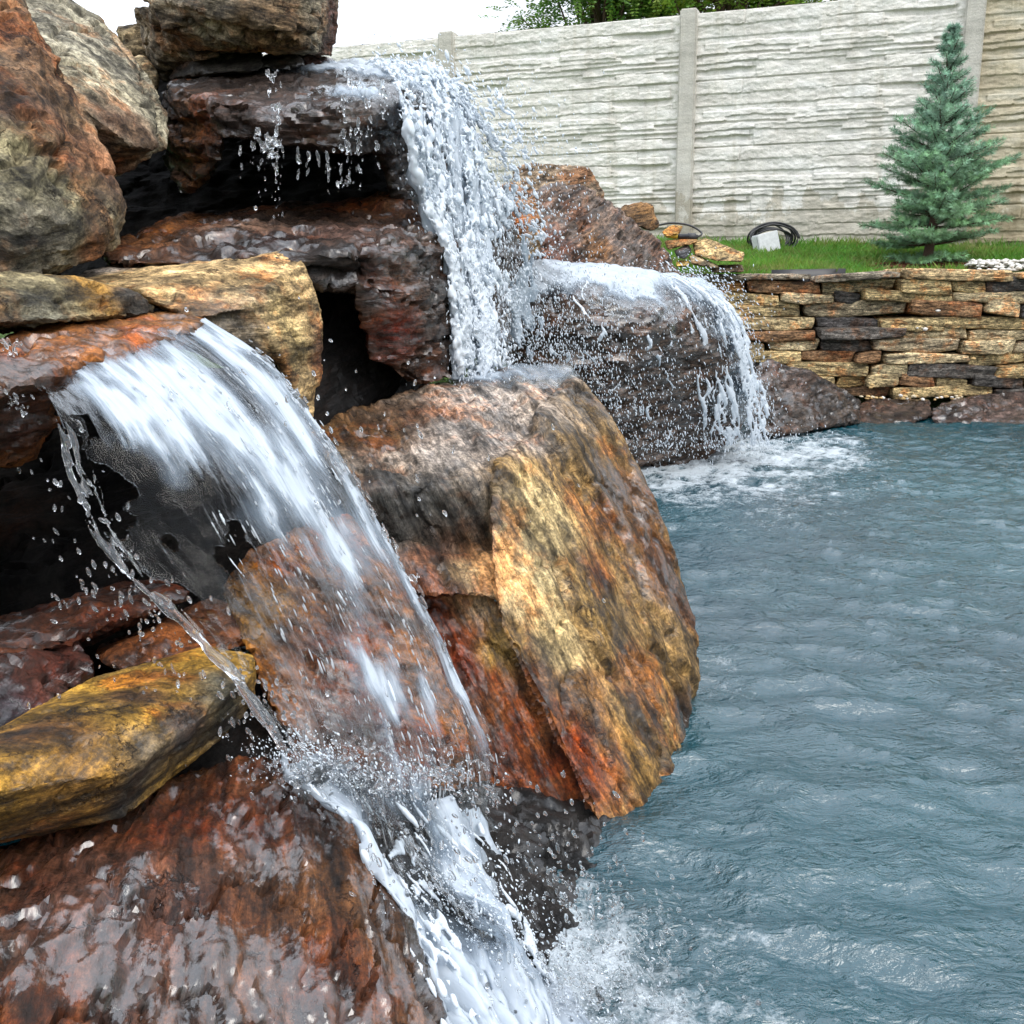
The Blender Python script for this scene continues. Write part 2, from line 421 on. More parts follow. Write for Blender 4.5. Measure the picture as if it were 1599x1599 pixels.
# ---- pond water
def water_mesh():
    st = .014
    xs = np.arange(-1.7, 4.9, st); ys = np.arange(-.6, 6.5, st)
    X, Y = np.meshgrid(xs, ys); n = X.size
    p = np.stack([X.ravel(), Y.ravel(), np.zeros(n)], 1)
    z = np.zeros(n)
    # ripples run away from where the falls land
    for (cx, cy, wl, amp, fall) in ((.45, 1.25, .17, .0040, 1.6), (1.5, 4.6, .13, .0032, 1.6), (.6, 3.2, .11, .0020, 1.5)):
        q = p[:, :2]-np.array([cx, cy]); r = np.linalg.norm(q, axis=1)
        ph = fbm(p*1.1+cx, 3)*2.6
        z += amp*np.sin(2*math.pi*r/wl+ph*2.2)*np.exp(-r/(fall*1.6))*(.6+.8*np.clip(fbm(p*2.3+5, 2)+.4, 0, 1.3))
    q = p[:, :2] @ np.array([[.94, -.34], [.34, .94]]).T                            # long crests run slantwise towards the near right
    pw = np.stack([q[:, 0], q[:, 1], z*0], 1)
    rg = 1-np.abs(fbm(pw*np.array([1.9, 4.4, 1])+3, 3)); z += .0150*rg*rg*rg
    rg = 1-np.abs(fbm(pw*np.array([5, 11, 1])+8, 3)); z += .0070*rg*rg*rg
    z += .0018*fbm(p*np.array([9, 17, 1])+7, 3)
    # churned water and foam at the landings
    foam = np.zeros(n)
    fn = fbm(p*7, 4)*.5+.5; fn2 = fbm(p*26+4, 3)*.5+.5
    for (px, py, r, k) in ((890, 1570, .17, 1.3), (980, 1595, .12, .9), (1030, 722, .75, 1.3), (1180, 708, .55, 1.2), (1290, 692, .35, .7), (1100, 740, .8, .75),
                           (1250, 1480, .20, .36), (1130, 1540, .20, .50), (1180, 1330, .16, .30), (1090, 1060, .2, .42), (1150, 780, .5, .45)):
        t = CAMROT @ Vector(((px-799.5)/1600, (799.5-py)/1600, -1)); c = EYE+t*(-EYE.z/t.z)
        q = np.linalg.norm((p[:, :2]-np.array(c)[:2])*np.array([1, .8]), axis=1)/r
        foam = np.maximum(foam, k*np.exp(-q*q))
    z += foam*(.018*(fn-.35)+.014*(fn2-.5))
    foam = np.clip(foam*(.25+1.0*fn*1.0)+foam*(fn2-.45)*.9, 0, 1.2)
    q = (p[:, :2]-np.array([1.05, 3.0]))/np.array([.9, 1.7]); chop = np.exp(-(q*q).sum(1)); q = np.linalg.norm(p[:, :2]-np.array([.35, 1.15]), axis=1)/.55; chop = np.maximum(chop, np.exp(-q*q))
    V = p.copy(); V[:, 2] = z
    nx, ny = len(xs), len(ys)
    ii = (np.arange(ny-1)[:, None]*nx+np.arange(nx-1)[None]).ravel()
    me = from_np('water', V, np.stack([ii, ii+1, ii+nx+1, ii+nx], 1))
    at = me.attributes.new('foam', 'FLOAT', 'POINT'); at.data.foreach_set('value', foam.astype(np.float32))
    at = me.attributes.new('chop', 'FLOAT', 'POINT'); at.data.foreach_set('value', chop.astype(np.float32))
    smooth(me); return me
b = NB('pond_water'); tcv = b.n('TexCoord').outputs['Object']
fo = b.n('Attribute', attribute_name='foam').outputs['Fac']
w1 = b.noise(b.map(tcv, (1, 1.9, 1)), 17, 4, .55, .9)
w2 = b.noise(b.map(tcv, (1, 1.4, 1), loc=(4, 1, 0)), 42, 4, .6, .6)
pat = b.ramp(b.noise(b.map(tcv, loc=(1, 7, 0)), .9, 2), [(.38, .25), (.62, 1.1)])
h = b.math('ADD', b.math('MULTIPLY', w1, 1.0), b.math('MULTIPLY', b.math('MULTIPLY', w2, b.math('MULTIPLY_ADD', b.n('Attribute', attribute_name='chop').outputs['Fac'], 1.5, .22)), .62))
nrm = b.bump(h, .50, .020)
deep = b.ramp(b.noise(tcv, .8, 3), [(.35, (.0015, .031, .046)), (.65, (.004, .054, .070))])
wb = b.bsdf(Base_Color=deep, Roughness=.04, IOR=1.50, Normal=nrm)
wb.inputs['Specular IOR Level'].default_value = 1.0
fb = b.noise(tcv, 130, 4, .7); fb2 = b.noise(tcv, 38, 4, .6, .6)
fm = b.n('MapRange'); b.set(fm.inputs[0], b.math('ADD', fo, b.math('ADD', b.math('MULTIPLY', b.math('SUBTRACT', fb, .5), .9), b.math('MULTIPLY', b.math('SUBTRACT', fb2, .5), 1.1))))
fm.inputs[1].default_value = .40; fm.inputs[2].default_value = .95; fm.inputs[4].default_value = .85
fw = b.bsdf(Base_Color=(.72, .79, .84), Roughness=.35, Normal=b.bump(b.math('ADD', fb, fb2), .8, .02))
m = b.n('MixShader'); b.set(m.inputs[0], fm.outputs[0]); b.set(m.inputs[1], wb.outputs[0]); b.set(m.inputs[2], fw.outputs[0])
POND = b.done(m.outputs[0])
water = link_mesh('water', water_mesh(), POND); tag(water, kind='structure')

# ---- concrete fence
D1 = 8.7
F0 = P(1078, 22, D1); F0x, F0y, FTOP = F0.x, F0.y, F0.z
Fd = Vector((.222, -.081)).normalized()          # runs to the right and nearer
BAY = 2.06
FH = 2.0
FTOPZ = FTOP
rotf = math.atan2(Fd.y, Fd.x)
def panel_mesh(seed):
    r = np.random.default_rng(seed)
    W, H = BAY-.135, FH; nu = 300; mh = .5; nvm = 84
    us = np.linspace(0, W, nu)
    # one cast board: courses of split-stone strips, the same mould four times
    def board(r):
        h = np.zeros((nvm, nu)); vv = np.linspace(0, mh, nvm)
        UU = us[None, :]+0*vv[:, None]; VV = vv[:, None]+0*us[None, :]
        pts = np.stack([UU.ravel(), VV.ravel(), np.full(UU.size, seed*3.1)], 1)
        wv = (.008*fbm(pts*np.array([2.2, 3, 1]), 3)).reshape(UU.shape)
        y = 0; courses = []
        while y < mh-.03:
            t = r.choice([.035, .05, .065, .085]); 
            if mh-(y+t) < .04: t = mh-y
            courses.append((y, y+t)); y += t
        for (a, c_) in courses:
            x = -r.uniform(0, .3)
            while x < W:
                L = r.uniform(.22, .85); sl = r.uniform(-.03, .03); base = r.uniform(.0, .009); skew = r.uniform(-.012, .012)
                vloc = VV+wv+skew*(UU-x)/L
                split = r.random() < .3
                inn = (UU >= x+sl*(vloc-a)*8) & (UU < x+L) & (vloc >= a) & (vloc < c_)
                prof = base+.0055*(1-(vloc-a)/(c_-a))+.006*np.clip((UU-x)/L, 0, 1)*r.choice([-1, 1])
                if split: prof = prof+np.where(vloc > a+(c_-a)*.5, -.007, .003)
                h = np.where(inn, prof, h); x += L
        h += (.006*fbm(pts*np.array([6, 16, 1]), 4)).reshape(h.shape)
        h += (.003*fbm(pts*np.array([26, 50, 1]), 3)).reshape(h.shape)
        h[0] = -.006; h[-1] = -.006
        return h
    hb = board(r)
    Vs = []; Fs = []; base = 0
    h = np.concatenate([hb]*4, 0); nv = nvm*4
    zz = np.concatenate([np.linspace(k*mh, (k+1)*mh-.002, nvm) for k in range(4)])
    UU = us[None, :]+0*zz[:, None]; ZZ = zz[:, None]+0*us[None, :]
    h = h+.004*fbm(np.stack([UU.ravel()*3, ZZ.ravel()*3, np.full(UU.size, 4.0)], 1), 3).reshape(h.shape)
    front = np.stack([UU.ravel()-W/2, -.02-h.ravel(), ZZ.ravel()-FH], 1)
    ii = (np.arange(nv-1)[:, None]*nu+np.arange(nu-1)[None]).ravel()
    F = np.stack([ii, ii+1, ii+nu+1, ii+nu], 1)
    # top, back and sides
    k = len(front); ring = np.array([[-W/2, -.02, -FH], [W/2, -.02, -FH], [W/2, .035, -FH], [-W/2, .035, -FH], [-W/2, -.02, 0], [W/2, -.02, 0], [W/2, .035, 0], [-W/2, .035, 0]])
    ring[4:, 2] = zz[-1]-FH
    q = np.array([[0,3,2,1],[4,5,6,7],[1,2,6,5],[3,7,6,2],[0,4,7,3]])+k
    top = np.arange((nv-1)*nu, nv*nu)
    V = np.concatenate([front, ring])
    me = from_np('panel', V, np.concatenate([F, q]))
    smooth(me); return me
def concrete(name, c1, c2, c3):
    b = NB(name); t = b.n('TexCoord').outputs['Object']
    c = b.ramp(b.noise(b.map(t, (1, 1, 3)), 2.4, 6, .6), [(.3, c1), (.5, c2), (.7, c3)])
    c = b.mix(.5, c, b.ramp(b.noise(b.map(t, (1, 1, 4)), 9, 5, .65), [(.3, .68), (.65, 1.15)]), 'MULTIPLY')
    c = b.mix(.5, c, b.ramp(b.noise(b.map(t, (4, 4, .5)), 3, 4, .6), [(.3, .75), (.6, 1.08)]), 'MULTIPLY')
    c = b.mix(.35, c, b.ramp(b.noise(t, 150, 3, .7), [(.35, .7), (.65, 1.2)]), 'MULTIPLY')
    sz = b.n('SeparateXYZ'); b.set(sz.inputs[0], t)
    low = b.math('ADD', b.math('MULTIPLY', sz.outputs['Z'], -.5), b.math('MULTIPLY', b.noise(b.map(t, (1, 1, .6)), 5, 6, .7), .55))
    c = b.mix(b.ramp(low, [(.98, 0), (1.28, .6)]), c, b.mix(1, c, (.55, .50, .40), 'MULTIPLY'))              # soil splashed up the foot
    run = b.noise(b.map(t, (9, 9, .35)), 1.6, 5, .65)
    c = b.mix(b.ramp(run, [(.54, 0), (.66, .5)]), c, b.mix(1, c, (.74, .72, .66), 'MULTIPLY'))                # rain runs
    return b.done(b.bsdf(Base_Color=c, Roughness=.85, Normal=b.bump(b.noise(t, 70, 5, .65), .5, .012)).outputs[0])
CONC = concrete('cast_concrete', (.62, .585, .525), (.72, .69, .63), (.745, .73, .685))
CREAM = concrete('cream_concrete', (.44, .37, .26), (.52, .45, .32), (.56, .52, .42))
POSTM = concrete('post_concrete', (.46, .435, .38), (.54, .51, .45), (.58, .555, .50))
fence = empty('concrete_fence', (F0x, F0y, FTOPZ-FH), 'tall pale concrete fence cast like stacked stone, along the back of the lawn', 'fence')
pm = [panel_mesh(3), panel_mesh(8)]
pm[0].materials.append(CONC); pm_c = pm[0].copy(); pm_c.materials.clear(); pm_c.materials.append(CREAM); pm[1].materials.append(CONC)
pbm = bmesh.new(); bmesh.ops.create_cube(pbm, size=1)
for v in pbm.verts: v.co = Vector((v.co.x*.135, v.co.y*.14, (v.co.z-.5)*(FH+.03)))
bmesh.ops.bevel(pbm, geom=pbm.edges[:], offset=.012, segments=2, affect='EDGES')
post_me = bpy.data.meshes.new('post'); pbm.to_mesh(post_me); pbm.free(); post_me.materials.append(POSTM)
fence.rotation_euler = (0, 0, rotf)
for k in range(-3, 4):
    o = bpy.data.objects.new('post', post_me); COL.objects.link(o); o.parent = fence; o.location = (k*BAY, -.01, FH+.03)
    if k == 3: continue
    me = pm[0]
    if k >= 1: me = pm_c
    o = bpy.data.objects.new('panel', me); COL.objects.link(o); o.parent = fence
    o.location = ((k+.5)*BAY, 0, FH)
    if k >= 1: o['label'] = 'cream coloured concrete panel'

# ---- dry stacked retaining wall
wall = empty('stone_wall', P(1350, 620, 6.05), 'dry stacked retaining wall of ochre, tan and dark flagstones along the far pond edge', 'wall')
wall_o = wall.location.copy()
PAL = [(.42, .32, .17), (.42, .31, .15), (.46, .36, .21), (.36, .24, .10), (.44, .35, .20), (.25, .14, .07), (.11, .10, .095), (.13, .115, .10), (.34, .27, .17), (.40, .30, .15)]
def wall_xy(s):
    """s = metres along the wall, 0 at the visible corner; returns front point and direction"""
    c = P(1335, 620, 6.05)
    if s >= 0: d = Vector((1, -.05, 0)).normalized(); return c+d*s, d
    d = Vector((1, -.16, 0)).normalized(); return c+d*s+Vector((0, .06, 0)), d
wr = random.Random(21)
def wall_stone(s0, s1, z0, z1, color, name, jut=0, deep=.26):
    mid = (s0+s1)/2; p, d = wall_xy(mid); nrm = Vector((d.y, -d.x, 0)); L = s1-s0
    pts = []
    j = lambda a: wr.uniform(-a, a)
    tilt = j(.030)
    for (u, zz) in ((0, z0), (.33, z0), (.7, z0), (1, z0), (1, z1), (.66, z1), (.3, z1), (0, z1)):
        h = (z1-z0)
        for f in (0, 1):
            q = p+d*((u-.5)*L+(j(.02)))+nrm*(jut+j(.012) if f == 0 else -deep)
            q.z = zz+j(.013)+tilt*(u-.5)
            pts.append(q)
        pts.append(p+d*((u-.5)*L*.96)+nrm*(jut+.004)+Vector((0, 0, (z0+z1)/2+(zz-(z0+z1)/2)*.6-p.z)))
    o = rock(name, 'wall stone %d' % int(s0*1000+z0*7777), [(pts, 0)], color, .05, voxel=.010, rough=.20, bed=(0, wr.uniform(-4, 4), 0), mat=STONE, worldpts=True, parent=wall, strata=.7)
    o.location = o.location-wall_o
    return o
ZB, ZT = .10, .84
z = ZB; row = 0
rows = []
while z < ZT-.05:
    t = wr.choice([.052, .06, .066, .072, .08]); t = min(t, ZT-.05-z+.03); rows.append((z, z+t)); z += t
for (za, zb) in rows:
    s = -1.35-wr.uniform(0, .3); row += 1
    while s < 2.35:
        L = wr.choice([.2, .3, .36, .42, .5, .6]) if s < 1.45 else wr.uniform(.5, .8)
        if s < 0 < s+L and s > -.15: L = max(.15, -s+.02)
        col = wr.choice(PAL); k = wr.uniform(1.15, 1.55) if col[0] > .2 else wr.uniform(.9, 1.3); col = tuple(k*c for c in col)
        if zb < .25 and wr.random() < .5: col = wr.choice([(.12, .07, .045), (.26, .15, .06), (.10, .09, .08)])
        e = wr.uniform(-.008, .008)
        wall_stone(s+.007, s+L-.007, za+.002+e, zb-.003+e, col, 'stone', wr.uniform(-.03, .03))
        s += L
s = -1.5
while s < 2.4:
    L = wr.uniform(.35, .85); col = wr.choice([(.60, .50, .34), (.60, .46, .26), (.62, .50, .30), (.36, .30, .22), (.58, .42, .22)])
    t = wr.uniform(.018, .060)
    wall_stone(s+.006, s+L-.006, ZT-.052+wr.uniform(-.006, .006), ZT-.048+t, col, 'cap_stone', .05+wr.uniform(-.03, .05), .34)
    s += L

# ================================================================== ROCKS
rock('boulder', 'large rounded rust and grey boulder at the upper left edge, in front of the others',
     [([(-300,-160,2.0),(20,-25,2.05),(80,90,1.95),(110,165,1.9),(162,250,1.85),(196,328,1.8),(188,378,1.74),(130,412,1.68),(88,436,1.62),(-10,440,1.52),(-300,450,1.45),(55,190,1.68),(40,330,1.55),(-300,200,1.5)], .5)],
     (.20, .155, .095), 0, [(20,60,1.9,.24,(.17,.085,.04),0),(60,190,1.7,.15,(.15,.075,.04),0),(130,270,1.8,.10,(.19,.085,.04),0),(60,330,1.6,.17,(.21,.18,.10),0),(30,400,1.55,.15,(.13,.115,.085),0),(150,400,1.7,.06,(.12,.05,.02),0)],
     .006, .8, bed=(25, 35, 0))
rock('boulder', 'pale grey angular boulder behind the large rust one, with a dark rusty underside',
     [([(-40,-80,2.5),(60,-8,2.4),(110,14,2.4),(178,43,2.45),(192,78,2.4),(245,150,2.3),(262,190,2.2),(256,225,2.15),(215,237,2.05),(182,272,2.2),(118,160,2.0),(100,300,2.1),(0,100,2.1)], .4)],
     (.33, .29, .20), 0, [(170,235,2.1,.12,(.12,.055,.03),0),(215,240,2.1,.06,(.10,.06,.035),0),(90,60,2.3,.2,(.30,.27,.20),0)], .007, .8, bed=(35, 30, 0))
rock('small_rock', 'tan stone wedged behind the grey boulder, under the open sky', [([(180,42,3.0),(222,36,3.0),(246,62,3.0),(240,92,3.0),(200,95,2.95)], .3)], (.40,.30,.17), 0, (), .014, cat='rock')
rock('small_rock', 'bright tan slab leaning in the gap beside the top boulder', [([(200,88,2.75),(225,84,2.75),(250,118,2.72),(246,150,2.7),(222,135,2.68)], .25)], (.50,.38,.22), 0, (), .012, .5, cat='rock')
rock('boulder', 'tall grey brown boulder crowning the waterfall, cut by the top edge of the photo',
     [([(195,-90,2.7),(300,-160,2.7),(535,-90,2.8),(525,30,2.8),(520,88,2.8),(487,80,2.55),(482,-40,2.5),(400,70,2.55),(350,68,2.5),(290,80,2.55),(250,42,2.5),(228,5,2.5),(350,10,2.40),(450,58,2.46)], .5),
      ([(206,5,2.75),(235,12,2.6),(262,55,2.6),(302,88,2.65),(286,110,2.75),(246,126,2.8),(222,60,2.8)], .3)],
     (.25, .205, .14), 0, [(505,40,2.75,.11,(.13,.055,.04),.2),(400,55,2.5,.13,(.20,.12,.06),0),(280,55,2.5,.08,(.14,.075,.035),0),(330,20,2.5,.12,(.28,.24,.17),0)], .007, .9, bed=(10, 12, 0))
rock('small_rock', 'small grey block propping up the crowning boulder', [([(288,70,2.6),(345,70,2.56),(347,90,2.58),(300,97,2.6)], .2)], (.13,.115,.085), .1, (), .009, .6, cat='rock')
rock('rock_slab', 'thin dark slab squeezed under the crowning boulder', [([(258,125,2.72),(275,88,2.72),(330,66,2.68),(410,66,2.66),(412,109,2.55),(310,119,2.58)], .3)], (.065,.06,.05), .3, (), .009, .7, cat='slab')
rock('rock_slab', 'wet black slab at the top of the falls', [([(395,98,2.66),(420,82,2.66),(470,88,2.66),(480,106,2.6),(410,112,2.58)], .25)], (.05,.045,.04), .8, (), .009, .7, cat='slab')
rock('rock_slab', 'reddish slab where the upper falls begin, under the right end of the crowning boulder', [([(450,92,2.75),(475,82,2.78),(524,90,2.85),(530,102,2.8),(470,104,2.7)], .25)], (.12,.05,.035), .7, (), .009, .7, cat='slab')
rock('rock_ledge', 'wet overhanging ledge that the upper waterfall spills from, rusty at its left end',
     [([(245,142,2.55),(282,120,2.72),(400,106,2.75),(520,97,2.8),(625,97,2.8),(690,135,2.78),(705,200,2.7),(288,140,2.42),(340,160,2.27),(450,168,2.22),(530,165,2.2),(600,160,2.25),(350,215,2.27),(450,228,2.22),(540,233,2.2),(605,212,2.25),(625,240,2.35)], .35),
      ([(245,145,2.55),(290,140,2.42),(348,205,2.3),(340,265,2.36),(290,305,2.45),(256,245,2.55)], .3),
      ([(560,150,2.42),(690,150,2.75),(722,300,2.75),(705,420,2.7),(640,340,2.52),(610,300,2.5)], .3)],
     (.085, .07, .062), 1.0, [(280,215,2.4,.16,(.19,.075,.022),.3),(320,190,2.35,.08,(.16,.06,.02),.4),(330,112,2.7,.10,(.30,.12,.04),.5),(480,130,2.6,.2,(.10,.085,.08),1),(420,190,2.25,.15,(.095,.075,.07),1)], .0065, .9, bed=(14, 4, 0), cat='rock')
rock('rock_slab', 'broad wet slab below the dark hollow, rusty top and broken dark front, beside the upper falls',
     [([(130,410,1.95),(200,372,2.2),(262,350,2.5),(400,338,2.65),(540,306,2.7),(622,304,2.62),(662,330,2.45),(690,365,2.35),(603,375,2.1),(560,397,2.02),(470,402,2.0),(480,442,2.04),(560,452,2.02)], .3),
      ([(565,392,2.02),(610,367,2.1),(662,332,2.45),(712,385,2.4),(717,500,2.35),(714,592,2.3),(640,602,2.2),(575,560,2.12),(558,440,2.03)], .3)],
     (.13, .07, .04), .95, [(250,375,2.3,.25,(.26,.11,.03),.9),(580,320,2.6,.16,(.26,.105,.03),.8),(420,370,2.3,.2,(.18,.13,.10),2.2),(540,370,2.2,.16,(.15,.10,.085),2.2),(660,480,2.3,.2,(.06,.048,.042),.8),(605,520,2.15,.08,(.16,.03,.012),.9),(590,430,2.05,.06,(.17,.055,.02),.8),(520,430,2.03,.12,(.035,.03,.028),.8)],
     .006, .9, bed=(6, 4, 0), cat='slab')
rock('rock_slab', 'pale sandy flat slab with a ragged vertical end, right of the front waterfall lip',
     [([(88,438,1.9),(150,420,2.05),(210,407,2.12),(330,400,2.12),(457,392,2.07),(472,420,1.97),(476,455,1.9),(392,472,1.76),(372,488,1.73),(300,500,1.67),(250,482,1.7),(210,452,1.7)], .12),
      ([(388,470,1.76),(470,405,1.96),(499,470,1.96),(501,560,1.93),(487,660,1.86),(472,645,1.81),(442,560,1.77),(405,510,1.76)], .3),
      ([(305,498,1.69),(388,472,1.77),(440,500,1.8),(442,572,1.79),(385,540,1.75),(330,512,1.71)], .2)],
     (.50, .34, .16), 0, [(350,520,1.72,.09,(.16,.13,.09),.3),(420,450,1.8,.05,(.17,.15,.11),0),(485,560,1.92,.06,(.20,.10,.05),.2),(465,520,1.82,.08,(.40,.29,.13),0),(150,425,2.0,.12,(.42,.36,.30),.3),(350,410,2.1,.15,(.48,.36,.2),0)],
     .0052, .40, bed=(4, 3, 0), cat='slab', chip=.010, cuts=8, strata=1.6)
rock('rock_slab', 'grey and ochre slab with a dark tip, under the large rust boulder at the left edge',
     [([(-160,425,1.4),(0,437,1.45),(110,440,1.55),(190,455,1.62),(258,478,1.67),(240,490,1.63),(160,500,1.52),(0,517,1.38),(-160,535,1.28)], .3)],
     (.21, .17, .09), .05, [(160,462,1.6,.07,(.36,.19,.04),.1),(215,480,1.64,.06,(.045,.04,.033),.2),(60,500,1.45,.08,(.13,.12,.085),.1)], .006, .8, bed=(5, 10, 0), cat='slab')
rock('rock_ledge', 'rust coloured wet ledge that the front waterfall pours off',
     [([(-200,585,1.2),(0,540,1.45),(150,508,1.62),(300,488,1.76),(338,505,1.69),(250,552,1.55),(70,604,1.33),(0,622,1.26),(-200,670,1.08)], .3),
      ([(-200,690,1.12),(0,632,1.29),(70,616,1.36),(95,660,1.4),(60,715,1.4),(-200,790,1.2)], .25)],
     (.34, .14, .035), .9, [(30,680,1.3,.13,(.09,.035,.018),1),(250,510,1.65,.12,(.36,.17,.05),.9)], .006, .9, bed=(6, 8, 0), cat='rock')
rock('boulder', 'black wet boulder deep in the hollow behind the front waterfall',  # the hollow's shade is put into this near-black colour
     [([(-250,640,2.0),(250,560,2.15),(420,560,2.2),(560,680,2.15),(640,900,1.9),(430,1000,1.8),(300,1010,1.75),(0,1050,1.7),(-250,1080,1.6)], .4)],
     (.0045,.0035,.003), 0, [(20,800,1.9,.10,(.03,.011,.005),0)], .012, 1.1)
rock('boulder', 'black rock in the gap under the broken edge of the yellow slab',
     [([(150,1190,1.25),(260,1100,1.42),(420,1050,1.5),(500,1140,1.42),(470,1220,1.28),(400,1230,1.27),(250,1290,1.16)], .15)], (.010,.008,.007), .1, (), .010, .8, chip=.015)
rock('boulder', 'large dark boulder just past the left edge, closing the side of the black hollow',  # added, out of view: blocks light from the left so the hollow stays dark
     [([(-900,480,1.4),(-170,600,1.45),(-110,800,1.35),(-130,1000,1.25),(-900,1250,1.1)], .7)], (.10,.06,.04), .3, (), .016, .9)
rock('boulder', 'orange brown boulder seen through the falling water of the front waterfall',
     [([(340,905,1.5),(420,840,1.58),(540,800,1.64),(600,860,1.58),(670,1000,1.5),(735,1150,1.44),(745,1240,1.38),(600,1230,1.32),(450,1170,1.27),(395,1040,1.38)], .12)],
     (.34, .125, .018), .6, [(390,960,1.45,.09,(.42,.22,.04),.8),(560,1130,1.35,.12,(.13,.045,.018),.9),(480,1000,1.4,.08,(.12,.045,.018),.8)], .008, .9, bed=(0, 30, 0))
rock('rock_slab', 'dark rusty layered slab at the left edge, at the foot of the black hollow',
     [([(-200,1030,1.2),(0,978,1.36),(200,908,1.52),(270,903,1.53),(302,930,1.47),(150,1000,1.36),(-200,1110,1.1)], .2)], (.12,.04,.015), .8, [(0,980,1.35,.1,(.04,.02,.015),.9)], .008, 1.1, bed=(8, 14, 0), cat='slab')
rock('rock_slab', 'purplish wet layered slab at the left edge, behind the yellow slab',
     [([(-200,1090,1.05),(60,1010,1.28),(122,1000,1.33),(145,1050,1.29),(60,1115,1.17),(0,1145,1.12),(-200,1230,.95)], .2)], (.10,.035,.024), .95, [(0,1110,1.12,.08,(.05,.04,.055),1)], .007, 1.2, bed=(8, 12, 0), cat='slab')
rock('rock_slab', 'narrow orange slab lying directly behind the yellow slab',
     [([(148,1018,1.4),(230,980,1.48),(330,935,1.54),(405,955,1.5),(395,1000,1.42),(300,1010,1.37),(190,1048,1.3),(160,1035,1.31)], .12)], (.26,.085,.02), .7, (), .006, .8, bed=(6, 12, 0), cat='slab')
rock('rock_slab', 'flat mustard yellow slab with a rough dark broken edge, at the left edge in front',
     [([(-200,1240,.86),(0,1165,1.0),(100,1108,1.12),(135,1085,1.16),(150,1055,1.22),(330,1005,1.36),(397,1022,1.32),(397,1055,1.25),(280,1100,1.12),(200,1207,.98),(0,1212,.91),(-200,1262,.80),
        (-200,1360,.86),(0,1312,.93),(190,1275,1.0),(220,1230,1.03),(330,1165,1.17),(402,1092,1.26)], .05)],
     (.42, .235, .035), .3, [(100,1250,.97,.10,(.30,.15,.03),.3),(250,1190,1.03,.06,(.12,.09,.05),.4),(340,1110,1.18,.07,(.15,.13,.08),.4),(215,1245,1.0,.05,(.05,.042,.03),.4),(300,1150,1.1,.05,(.06,.05,.04),.4),(80,1275,.95,.06,(.24,.12,.025),.2),(200,1100,1.12,.045,(.20,.11,.05),.7),(60,1180,1.0,.06,(.24,.11,.03),.6),(250,1070,1.2,.05,(.30,.17,.04),.8)], .0045, .34, bed=(3, 4, 0), cat='slab', chip=.006, cuts=8, strata=1.6)
rock('boulder', 'reddish brown streaming wet boulder in the bottom left corner',
     [([(-250,1420,.86),(0,1345,.99),(150,1300,1.05),(380,1172,1.22),(470,1180,1.22),(572,1300,1.13),(642,1450,1.0),(702,1620,.9),(560,1760,.78),(-250,1760,.6),(250,1440,.97),(300,1600,.86)], .3)],
     (.15, .064, .022), 1.0, [(430,1250,1.12,.12,(.17,.08,.04),2.2),(560,1500,1.0,.16,(.17,.085,.032),1),(450,1560,.93,.1,(.19,.08,.026),1),(120,1340,1.02,.12,(.16,.055,.02),.8),(100,1530,.85,.18,(.17,.085,.06),2.6),(300,1480,.92,.08,(.15,.06,.035),2.2),(300,1350,1.05,.1,(.14,.042,.014),1)], .0046, .72, bed=(0, 72, 10), strata=1.3, mat=SLICK)
